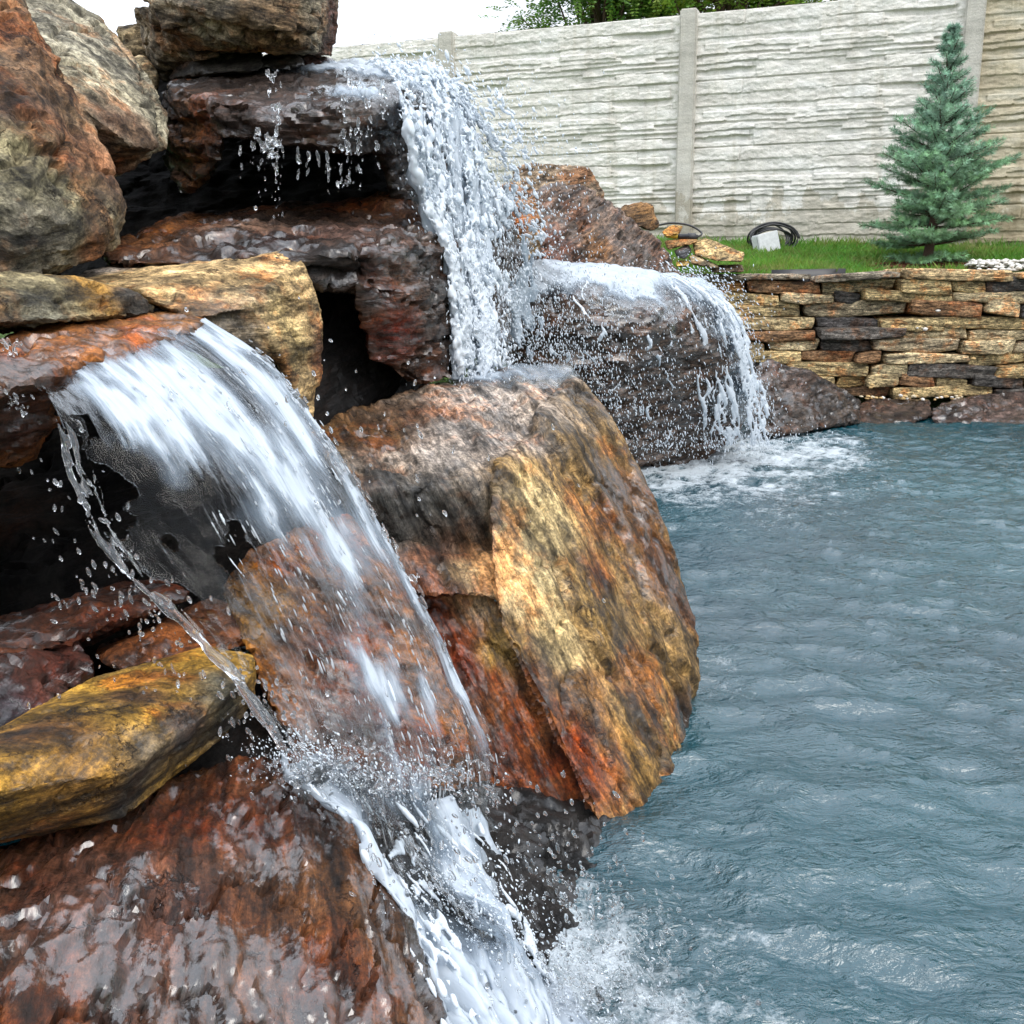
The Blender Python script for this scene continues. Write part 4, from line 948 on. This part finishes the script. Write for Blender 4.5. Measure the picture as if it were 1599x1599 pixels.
c = cloud([(775,190,2.75,22,26,.06,130),(800,245,2.85,26,30,.06,150),(825,310,2.95,24,34,.06,170),(845,365,3.05,14,26,.06,110),(700,130,2.75,26,14,.05,110),(610,108,2.62,40,7,.05,120)])
c = np.concatenate([c, c+R_.normal(0, .02, c.shape)]); q = fbm(c*26, 2) > -.05; c = c[q]; r = .0010+.0048*R_.random(len(c))**2.2
tt = np.tile([.55, -.1, -.8], (len(c), 1))+R_.normal(0, .45, (len(c), 3))
under(drops('loose_drops', c, r, tt, R_.uniform(1.2, 3.2, len(c)), AIR, merge=.0030), fall3)
# ---- spray
c = cloud([(840,300,2.9,50,70,.1,420),(790,210,2.8,40,50,.08,420),(760,480,2.6,45,90,.12,900),(830,520,3.2,45,60,.2,800),(750,585,2.35,55,16,.1,400),(900,560,3.6,45,50,.2,900),(960,620,3.9,50,50,.2,900),(1000,460,3.9,90,30,.2,400),(1110,650,4.3,60,50,.15,800),(860,440,3.7,60,40,.2,600),(1010,690,4.2,60,16,.2,600),(1160,690,4.4,60,12,.15,400),(1020,580,4.0,60,60,.2,350)])
r = R_.uniform(.0006, .0020, len(c))*np.clip(np.linalg.norm(c-np.array(EYE), axis=1)/3.2, .7, 1.25)
fallv = np.tile([.15, -.05, -1.0], (len(c), 1))+R_.normal(0, .22, (len(c), 3))
drops('spray', c, r, fallv, R_.uniform(1.2, 4.0, len(c)), AIR, label='fine white droplets flying around the upper waterfall and the far cascade', cat='spray', kind='stuff')
c = cloud([(100,760,1.24,26,70,.03,26),(180,890,1.21,30,35,.03,34),(250,960,1.19,40,40,.03,50),(150,930,1.2,40,30,.02,22),(390,1090,1.15,40,30,.03,60),(10,545,1.33,14,10,.02,22),(30,635,1.27,14,10,.01,18),(480,1180,1.14,60,30,.04,120),(560,1230,1.15,70,40,.04,120),(700,1240,1.25,70,50,.05,120),(880,1380,1.2,60,60,.06,240),(960,1500,1.12,70,60,.06,420),(1010,1570,1.06,60,25,.05,360),(860,1540,1.02,60,40,.04,260),(640,1380,1.05,60,50,.04,160),(270,1080,1.15,90,50,.04,50),(520,700,1.42,180,140,.06,90)])
r = R_.uniform(.0007, .0028, len(c))
fallv = np.tile([.45, -.25, -1.0], (len(c), 1))+R_.normal(0, .35, (len(c), 3))
drops('spray', c, r, fallv, R_.uniform(1.1, 2.8, len(c)), DROP, fine=True, label='clear droplets thrown off the front waterfall and its landing', cat='spray', kind='stuff')
c = cloud([(470,1175,1.12,40,18,.03,620),(540,1215,1.13,60,16,.03,620),(640,1225,1.2,60,25,.03,320),(770,1440,1.07,45,60,.03,800),(820,1520,1.02,50,45,.03,700),(700,1380,1.07,40,50,.03,360),(930,1560,1.05,50,30,.04,700),(860,1590,1.0,60,20,.03,500)])
r = .0003+.0011*R_.random(len(c))**2.5
drops('spray', c, r, np.tile([.6, -.3, -.8], (len(c), 1))+R_.normal(0, .4, (len(c), 3)), R_.uniform(1.0, 3.0, len(c)), AIR, label='white froth flung up along the lower chute in the foreground', cat='spray', kind='stuff')
# splash crowns where the front fall lands
S = []
for k in range(90):
    a = R_.uniform(0, 2*math.pi); base = np.array(P(*[(500, 1215, 1.12), (580, 1230, 1.15), (690, 1215, 1.26), (930, 1560, 1.06)][k % 4])); L = R_.uniform(.02, .10)
    dirv = np.array([math.cos(a), math.sin(a)*.7, R_.uniform(.2, 1.0)])
    for q in np.linspace(.1, 1, 9): S.append((*(base+R_.normal(0, .004, 3)+dirv*L*q-np.array([0, 0, .5*L*q*q])), *(dirv-np.array([0, 0, q])), R_.uniform(.0010, .0028)*(1.2-.6*q)))
S = np.array(S)
drops('splash', S[:, :3], S[:, 6], S[:, 3:6], R_.uniform(1.5, 4, len(S)), DROP, merge=.0018, label='white splash thrown up where the front waterfall lands on the rocks', cat='splash')

# ================================================================== GARDEN
def lawn_z(x, y): return float(terrain_z(np.array([x]), np.array([y]))[0])
def attr_mat(name, rough=.7, var=60, transl=0):
    b = NB(name); t = b.n('Attribute', attribute_name='tint').outputs['Color']; tcv = b.n('TexCoord').outputs['Object']
    c = b.mix(.6, t, b.ramp(b.noise(tcv, var, 3), [(.3, .6), (.7, 1.35)]), 'MULTIPLY')
    p = b.bsdf(Base_Color=c, Roughness=rough)
    if not transl: return b.done(p.outputs[0])
    tl = b.n('BsdfTranslucent'); b.set(tl.inputs[0], c)
    m = b.n('MixShader'); m.inputs[0].default_value = transl; b.set(m.inputs[1], p.outputs[0]); b.set(m.inputs[2], tl.outputs[0])
    return b.done(m.outputs[0])
LEAF = attr_mat('leaf', .5, 3, .3); NEEDLE = attr_mat('needle', .6, 9, .15); BLADE = attr_mat('grass_blade', .6, 4, .3); PEB = attr_mat('pebble', .7, 70); CHIP = attr_mat('bark_chip', .9, 60)
def tinted(me, cols):
    at = me.attributes.new('tint', 'FLOAT_COLOR', 'POINT'); c = np.concatenate([cols, np.ones((len(cols), 1))], 1)
    at.data.foreach_set('color', c.astype(np.float32).ravel())
# grass
n = 62000
gx = R_.uniform(.9, 4.6, n); gy = 6.38+2.5*R_.random(n)
SPX, SPY = P(1447, 415, 6.95).x, P(1447, 415, 6.95).y
dsp = np.hypot((gx-SPX)/.42, (gy-SPY+.12)/.30)
keep = (dsp > 1+.15*R_.normal(size=n)) & (gy < F0y+(gx-F0x)*(Fd.y/Fd.x)-.06) & ~((gx > SPX+.05) & (gy < 6.72+.1*R_.normal(size=n)))
gx, gy = gx[keep], gy[keep]; n = len(gx); gz = terrain_z(gx, gy)
nz = fbm(np.stack([gx*2, gy*2, gx*0], 1), 3)
a = R_.uniform(0, 2*math.pi, n); h = R_.uniform(.03, .075, n)*(1+.4*nz)+.05*np.exp(-((gy-(F0y+(gx-F0x)*(Fd.y/Fd.x)))/.15)**2)*R_.random(n)
wd = R_.uniform(.002, .0045, n); lx, ly = R_.normal(0, .022, n), R_.normal(0, .022, n)
base = np.stack([gx, gy, gz-.005], 1); dx = np.stack([np.cos(a)*wd, np.sin(a)*wd, 0*a], 1)
V = np.stack([base-dx, base+dx, base+np.stack([lx*.4-dx[:, 0]*.3, ly*.4, h*.6], 1)+dx*.6, base+np.stack([lx, ly, h], 1)], 1).reshape(-1, 3)
k4 = np.arange(n)*4
me = from_np('grass', V, np.concatenate([np.stack([k4, k4+1, k4+2], 1), np.stack([k4, k4+2, k4+3], 1)]))
gc = np.stack([.085+.05*R_.random(n)+.05*np.clip(nz, 0, 1), .22+.11*R_.random(n), .018+.02*R_.random(n)], 1); dry = np.clip(fbm(np.stack([gx*3.1, gy*3.1, gx*0+9], 1), 3)*1.4+.15+.25*R_.normal(size=n), 0, 1)[:, None]*.75; gc = gc*(1-dry)+np.array([.26, .24, .075])*R_.uniform(.7, 1.2, (n, 1))*dry; tinted(me, np.repeat(gc, 4, 0))
tag(link_mesh('grass', me, BLADE), 'short bright green lawn in front of the concrete fence', 'grass', kind='stuff')
# pebbles, mulch
def scatter_stones(name, pos, r, cols, mat, flat, label, cat):
    tv, tf = ICO1; n = len(pos); V = []
    ang = R_.uniform(0, 2*math.pi, n); sx, sy, sz = R_.uniform(.8, 1.5, n), R_.uniform(.7, 1.1, n), R_.uniform(.5, .9, n)*flat
    x = tv[None, :, 0]*sx[:, None]; y = tv[None, :, 1]*sy[:, None]; z = tv[None, :, 2]*sz[:, None]
    V = np.stack([x*np.cos(ang)[:, None]-y*np.sin(ang)[:, None], x*np.sin(ang)[:, None]+y*np.cos(ang)[:, None], z], 2)
    V = V*(1+.12*R_.normal(size=(n, len(tv), 1)))*r[:, None, None]+pos[:, None]
    me = from_np(name, V.reshape(-1, 3), (tf[None]+(np.arange(n)*len(tv))[:, None, None]).reshape(-1, 3)); smooth(me)
    tinted(me, np.repeat(cols, len(tv), 0)); return tag(link_mesh(name, me, mat), label, cat, kind='stuff')
n = 1500; gx = R_.uniform(SPX+.1, 4.4, n); gy = R_.uniform(6.32, 6.74, n); kk = (gx-SPX-.1)/.5+.3 > (gy-6.3); gx, gy = gx[kk], gy[kk]; n = len(gx)
k = R_.uniform(.55, .8, n)
scatter_stones('gravel', np.stack([gx, gy, terrain_z(gx, gy)+R_.uniform(0, .03, n)+.05*np.exp(-((gy-6.5)/.12)**2)], 1), R_.uniform(.010, .022, n), np.stack([k, k*.96, k*.88], 1), PEB, .8, 'white pebbles heaped behind the stacked wall beside the spruce', 'gravel')
pp = [P(R_.uniform(1345, 1500), R_.uniform(617, 624), 5.93) for _ in range(34)]+[P(x, y, 5.98) for x, y in ((1433, 512), (1440, 512), (1445, 514), (1360, 605), (1362, 601), (1485, 530), (1520, 560), (1465, 485))]
cols = np.array([[.6, .5, .34], [.7, .66, .6], [.5, .33, .14]])[R_.integers(0, 3, len(pp))]
scatter_stones('pebbles', np.array([tuple(p) for p in pp]), R_.uniform(.010, .018, len(pp)), cols, PEB, .8, 'cream and ochre pebbles along the foot and in the gaps of the stacked wall', 'pebbles')
n = 420; a = R_.uniform(0, 2*math.pi, n); q = np.sqrt(R_.random(n)); gx = SPX-.02+.42*q*np.cos(a); gy = SPY-.14+.30*q*np.sin(a)
k = R_.uniform(.6, 1.2, n)
scatter_stones('mulch', np.stack([gx, gy, terrain_z(gx, gy)+.012], 1), R_.uniform(.010, .022, n), np.stack([.16*k, .045*k, .02*k], 1), CHIP, .4, 'reddish bark mulch round the foot of the spruce', 'mulch')
# black edging strip
def tube(bm, pts, r, seg=8, closed=False):
    pts = [Vector(p) for p in pts]; n = len(pts); rings = []; up = Vector((.13, .2, .97))
    for i, p in enumerate(pts):
        t = ((pts[(i+1) % n] if closed or i < n-1 else p)-(pts[i-1] if closed or i > 0 else p)).normalized()
        s1 = t.cross(up); s1 = s1.normalized() if s1.length > 1e-4 else Vector((1, 0, 0)); s2 = s1.cross(t)
        rr = r[i] if isinstance(r, (list, tuple)) else r
        rings.append([bm.verts.new(p+(s1*math.cos(2*math.pi*k/seg)+s2*math.sin(2*math.pi*k/seg))*rr) for k in range(seg)])
    for i in range(n if closed else n-1):
        A, B = rings[i], rings[(i+1) % n]
        for k in range(seg): bm.faces.new((A[k], A[(k+1) % seg], B[(k+1) % seg], B[k]))
    if not closed:
        bm.faces.new(rings[0][::-1]); bm.faces.new(rings[-1])
def bm_obj(name, bm, mat, parent=None, loc=None, sm=True):
    bmesh.ops.recalc_face_normals(bm, faces=bm.faces[:])
    loc = Vector(loc) if loc is not None else Vector((0, 0, 0))
    for v in bm.verts: v.co -= loc
    me = bpy.data.meshes.new(name); bm.to_mesh(me); bm.free(); smooth(me, sm)
    return link_mesh(name, me, mat, parent, loc if parent is None else loc-parent.location)
def plain(name, col, rough, metal=0, spec=.5):
    b = NB(name); t = b.n('TexCoord').outputs['Object']
    c = b.mix(.5, col, b.ramp(b.noise(t, 40, 4), [(.3, .7), (.7, 1.2)]), 'MULTIPLY')
    return b.done(b.bsdf(Base_Color=c, Roughness=rough, Metallic=metal, Normal=b.bump(b.noise(t, 120, 3), .15, .004)).outputs[0])
BLACKRUB = plain('black_rubber', (.022, .022, .024), .45); WHITEP = plain('white_plastic', (.66, .67, .68), .35); YELP = plain('yellow_plastic', (.55, .36, .03), .4); BARK = plain('bark', (.075, .045, .03), .9)
bm = bmesh.new()
e = [P(x, 430, 6.36) for x in (1205, 1240, 1280, 1320)]
for (a_, c_) in zip(e[:-1], e[1:]): pass
q = [Vector((p.x, p.y, lawn_z(p.x, 6.5))) for p in e]
lo = [bm.verts.new(p+Vector((0, -.004, -.03))) for p in q]; hi = [bm.verts.new(p+Vector((0, -.004, .045))) for p in q]
lo2 = [bm.verts.new(p+Vector((0, .008, -.03))) for p in q]; hi2 = [bm.verts.new(p+Vector((0, .008, .045))) for p in q]
for i in range(3):
    for A, B in ((lo, hi), (hi, hi2), (hi2, lo2)): bm.faces.new((A[i], A[i+1], B[i+1], B[i]))
for i in (0, 3): bm.faces.new((lo[i], hi[i], hi2[i], lo2[i]))
tag(bm_obj('lawn_edging', bm, BLACKRUB, loc=q[0]), 'black plastic lawn edging showing above the stacked wall', 'edging')

# coil of black cable with its white box
cc = P(1206, 388, 7.9); cc.z = lawn_z(cc.x, cc.y)
bm = bmesh.new(); rr = random.Random(3); pts = []
for k in range(8*28):
    a = 2*math.pi*k/28; lp = k/28
    Rx = .185-.008*lp+.012*math.sin(lp*2.3); Rz = .095+.018*math.sin(lp*1.7+1); 
    pts.append(cc+Vector((.012*math.sin(lp*3)+Rx*math.cos(a), .02*lp-.05+.035*math.sin(a+lp), .10+.010*math.sin(lp*2.1)+Rz*math.sin(a))))
tube(bm, pts, .0075, 6)
tag(bm_obj('cable_coil', bm, BLACKRUB, loc=cc), 'coil of black cable lying against the fence on the lawn', 'cable')
bx = P(1198, 385, 7.74); bx.z = lawn_z(bx.x, bx.y)+.02
root = empty('power_box', bx, 'small white box in front of the black cable coil', 'box')
def box_bm(w_, d_, h_, bev, c=(0, 0, 0)):
    bm = bmesh.new(); bmesh.ops.create_cube(bm, size=1)
    for v_ in bm.verts: v_.co = Vector((v_.co.x*w_+c[0], v_.co.y*d_+c[1], v_.co.z*h_+c[2]))
    bmesh.ops.bevel(bm, geom=bm.edges[:], offset=bev, segments=2, affect='EDGES'); return bm
RB = Matrix.Rotation(math.radians(-13), 4, 'Y') @ Matrix.Rotation(math.radians(16), 4, 'Z')
for (nm, bm, mt) in (('housing', box_bm(.165, .09, .135, .008, (0, 0, .07)), WHITEP), ('lid', box_bm(.168, .012, .138, .004, (0, -.053, .07)), WHITEP), ('socket', box_bm(.03, .02, .02, .003, (.095, -.02, .06)), BLACKRUB)):
    bmesh.ops.transform(bm, matrix=RB, verts=bm.verts[:]); me = bpy.data.meshes.new(nm); bm.to_mesh(me); bm.free(); link_mesh(nm, me, mt, root)
# cable with an inline connector beside the heap of flagstones
kb = P(1070, 368, 6.35)
root = empty('power_cable', kb, 'black cable with an inline connector beside the heap of flagstones', 'cable')
bm = bmesh.new(); tube(bm, catm := [Vector(p) for p in catmull(np.array([tuple(P(*q)) for q in ((1025,352,6.5),(1050,348,6.4),(1078,352,6.3),(1096,364,6.25),(1085,370,6.2),(1062,370,6.2))]), np.linspace(0, 5, 50))], .006, 7)
bm_obj('cable', bm, BLACKRUB, root, kb)
bm = bmesh.new(); A, B = P(1090, 370, 6.18), P(1058, 369, 6.18); tube(bm, [A.lerp(B, t) for t in (0, .1, .12, .5, .52, .9, 1)], [.012, .016, .022, .022, .017, .016, .010], 10)
bm_obj('connector', bm, BLACKRUB, root, kb)
bm = bmesh.new(); A, B = P(1058, 369, 6.18), P(1038, 366, 6.18); tube(bm, [A.lerp(B, t) for t in (0, .2, .8, 1)], [.013, .016, .016, .010], 10)
bm_obj('connector_collar', bm, YELP, root, kb)

# ---- spruce
sb = P(1447, 418, 6.95); sb.z = lawn_z(sb.x, sb.y)
top = P(1490, 48, 6.95); HS = top.z-sb.z; lean = Vector((top.x-sb.x, 0, 0))
spruce = empty('spruce_tree', sb, 'young blue green spruce on the lawn in front of the fence', 'tree')
def axis(t): return sb+lean*(t**.9)+Vector((.015*math.sin(t*6), .01*math.cos(t*5), HS*t))
bm = bmesh.new(); ts = np.linspace(0, .985, 24); tube(bm, [axis(t) for t in ts], [.030*(1-t)+.004 for t in ts], 9)
bm_obj('trunk', bm, BARK, spruce, sb)
rr = random.Random(12); twigs = []; bm = bmesh.new()
def radius(t):
    return np.interp(t, [0, .06, .16, .28, .42, .55, .66, .8, .92, 1], [.28, .34, .48, .47, .40, .32, .235, .145, .10, .03])
nwh = 18
for k in range(nwh):
    t = (.10+.89*((k-1)/(nwh-2))**.95) if k else .03; R0 = float(radius(t)); nb = 9 if t < .7 else 7
    if t < .06: nb = 6
    ph = rr.uniform(0, 6.28)
    for q in range(nb):
        if rr.random() < .07 and .12 < t < .93: continue
        a = ph+2*math.pi*q/nb+rr.uniform(-.25, .25); L = R0*rr.choice([rr.uniform(.6, .9), rr.uniform(.88, 1.14), rr.uniform(.88, 1.14)])
        if t > .93: L *= .9
        el = math.radians(np.interp(t, [0, .1, .5, .8, 1], [-4, 4, 20, 36, 62]))+rr.uniform(-.12, .12)
        b0 = axis(min(t+rr.uniform(-.012, .012), .99)); dr = Vector((math.cos(a)*math.cos(el), math.sin(a)*math.cos(el), math.sin(el)))
        pts = [b0+dr*L*s_+Vector((0, 0, .05*L*(s_*s_*2-s_*1.2))) for s_ in np.linspace(0, 1, 6)]
        tube(bm, pts, [.006*(1-s_)+.0018 for s_ in np.linspace(0, 1, 6)], 4)
        twigs.append((pts[2], pts[5], t, 1.0))
        nt_ = max(2, int(L/.062))
        for w_ in range(nt_):
            s_ = .22+.74*w_/nt_; i = min(int(s_*5), 4); p0 = pts[i].lerp(pts[i+1], s_*5-i)
            for sd_ in (-1, 1):
                side = dr.cross(Vector((0, 0, 1))); side = side.normalized() if side.length > .05 else Vector((1, 0, 0))
                dv = (dr*.8+side*sd_*rr.uniform(.5, .95)+Vector((0, 0, rr.uniform(-.1, .4)))).normalized()
                LL = L*(1.02-s_)*rr.uniform(.35, .6)+.03
                twigs.append((p0, p0+dv*LL, t, s_))
for s_ in range(4): twigs.append((axis(.84+.04*s_), axis(.90+.04*s_ if s_ < 2 else 1.0), 1.0, 1.0))
crown = bm_obj('branches', bm, BARK, spruce, sb)
V, Fc, Cc = [], [], []
for (A, B, t, s_) in twigs:
    L = (B-A).length; nn = int(L/.0019)+10; d = (B-A).normalized()
    ax = d.cross(Vector((.2, .3, .93))).normalized(); ay = d.cross(ax)
    bl = np.clip(.25+.9*t+rr.uniform(-.25, .25), 0, 1)
    c1 = np.array([.135, .265, .100])*(1-bl)+np.array([.145, .265, .185])*bl; c1 = c1*rr.uniform(.65, 1.45)
    fr = R_.random(nn); ang = R_.uniform(0, 2*math.pi, nn); ln = R_.uniform(.022, .036, nn); wv = R_.uniform(.0013, .0021, nn)
    D, AX, AY = np.array(d), np.array(ax), np.array(ay)
    rad = np.cos(ang)[:, None]*AX+np.sin(ang)[:, None]*AY; tang = -np.sin(ang)[:, None]*AX+np.cos(ang)[:, None]*AY
    p0 = np.array(A)+D*(fr*L)[:, None]; nd = rad*.85+D*R_.uniform(.35, .8, nn)[:, None]; tip = p0+nd*ln[:, None]; mid = p0+nd*(ln*.5)[:, None]
    b0 = len(V)*0
    V.append(np.stack([p0, mid+tang*wv[:, None], tip, mid-tang*wv[:, None]], 1).reshape(-1, 3))
    cf = np.repeat((c1*R_.uniform(.8, 1.25, (nn, 1))*(.8+.45*fr[:, None])), 4, 0); Cc.append(cf)
V = np.concatenate(V); Cc = np.concatenate(Cc)
me = from_np('crown', V-np.array(sb), np.arange(len(V)).reshape(-1, 4)); tinted(me, Cc)
link_mesh('crown', me, NEEDLE, spruce)

# ---- leafy trees beyond the fence
def leafy(px, py, d, rx, rz, n, seed, label, c0):
    ctr = P(px, py, d); base = Vector((ctr.x, ctr.y, 1.0)); r = np.random.default_rng(seed); q = random.Random(seed)
    root = empty('leafy_tree', base, label, 'tree', None)
    bm = bmesh.new(); top = ctr+Vector((0, 0, rz*.5))
    tube(bm, [base.lerp(top, t)+Vector((.06*math.sin(t*5), 0, 0)) for t in np.linspace(0, 1, 10)], [.10*(1-t)+.02 for t in np.linspace(0, 1, 10)], 8)
    bm_obj('trunk', bm, BARK, root, base)
    bm = bmesh.new(); ends = []
    for k in range(46):
        s_ = base.lerp(top, q.uniform(.35, 1)); a = q.uniform(0, 6.283); e = q.uniform(-.25, 1.1)
        dv = Vector((math.cos(a)*math.cos(e)*rx, math.sin(a)*math.cos(e)*rx, math.sin(e)*rz))*q.uniform(.65, 1.05); E = ctr+dv
        mid = s_.lerp(E, .5)+Vector((0, 0, .12)); tube(bm, [s_, s_.lerp(mid, .6), mid, mid.lerp(E, .6), E], [.025, .02, .014, .009, .004], 5)
        ends.append((mid, E))
    bm_obj('limbs', bm, BARK, root, base)
    V, C = [], []
    for k in range(n):
        m_, E = ends[q.randrange(len(ends))]; p = np.array(m_.lerp(E, q.uniform(.2, 1.08)))+r.normal(0, .11, 3)
        dv = r.normal(size=3); dv[2] = dv[2]*.5-.25; dv /= np.linalg.norm(dv); L = r.uniform(.16, .30)
        sd_ = np.cross(dv, [0, 0, 1]); sd_ /= np.linalg.norm(sd_)+1e-6; up = np.cross(sd_, dv)
        col = np.array(c0)*r.uniform(.55, 1.5)*np.array([r.uniform(.8, 1.35), 1, r.uniform(.7, 1.1)])
        for j in range(6):
            o_ = p+dv*L*(j+.5)/6-np.array([0, 0, .10*L*(j/6)**2])
            for sgn in (-1, 1):
                ld = sd_*sgn*.85+dv*.45+up*r.uniform(-.3, .3); ll = .062*(1-.25*abs(j-2.5)/2.5)*r.uniform(.85, 1.15); wl = np.cross(ld, up+.3*r.normal(size=3)); wl /= np.linalg.norm(wl)+1e-6
                V.append([o_, o_+ld*ll*.5+wl*ll*.24, o_+ld*ll, o_+ld*ll*.5-wl*ll*.24]); C.append(col*r.uniform(.85, 1.15))
    V = np.array(V).reshape(-1, 3); C = np.repeat(np.clip(np.array(C), 0, .5), 4, 0)
    me = from_np('crown', V-np.array(base), np.arange(len(V)).reshape(-1, 4)); tinted(me, C); link_mesh('crown', me, LEAF, root)
leafy(940, -12, 12.2, 1.05, .85, 3000, 4, 'leafy green tree behind the fence, left one of the two', (.12, .25, .045))
leafy(1130, -28, 11.6, 1.15, .75, 3000, 9, 'lighter yellow green tree behind the fence, right one of the two', (.20, .33, .05))

for o in bpy.data.objects:
    if o.name.split('.')[0] in ('surface_drops', 'churned_water', 'rim_beads', 'drips', 'splash', 'strand', 'rim_strand', 'loose_drops'): o['kind'] = 'stuff'
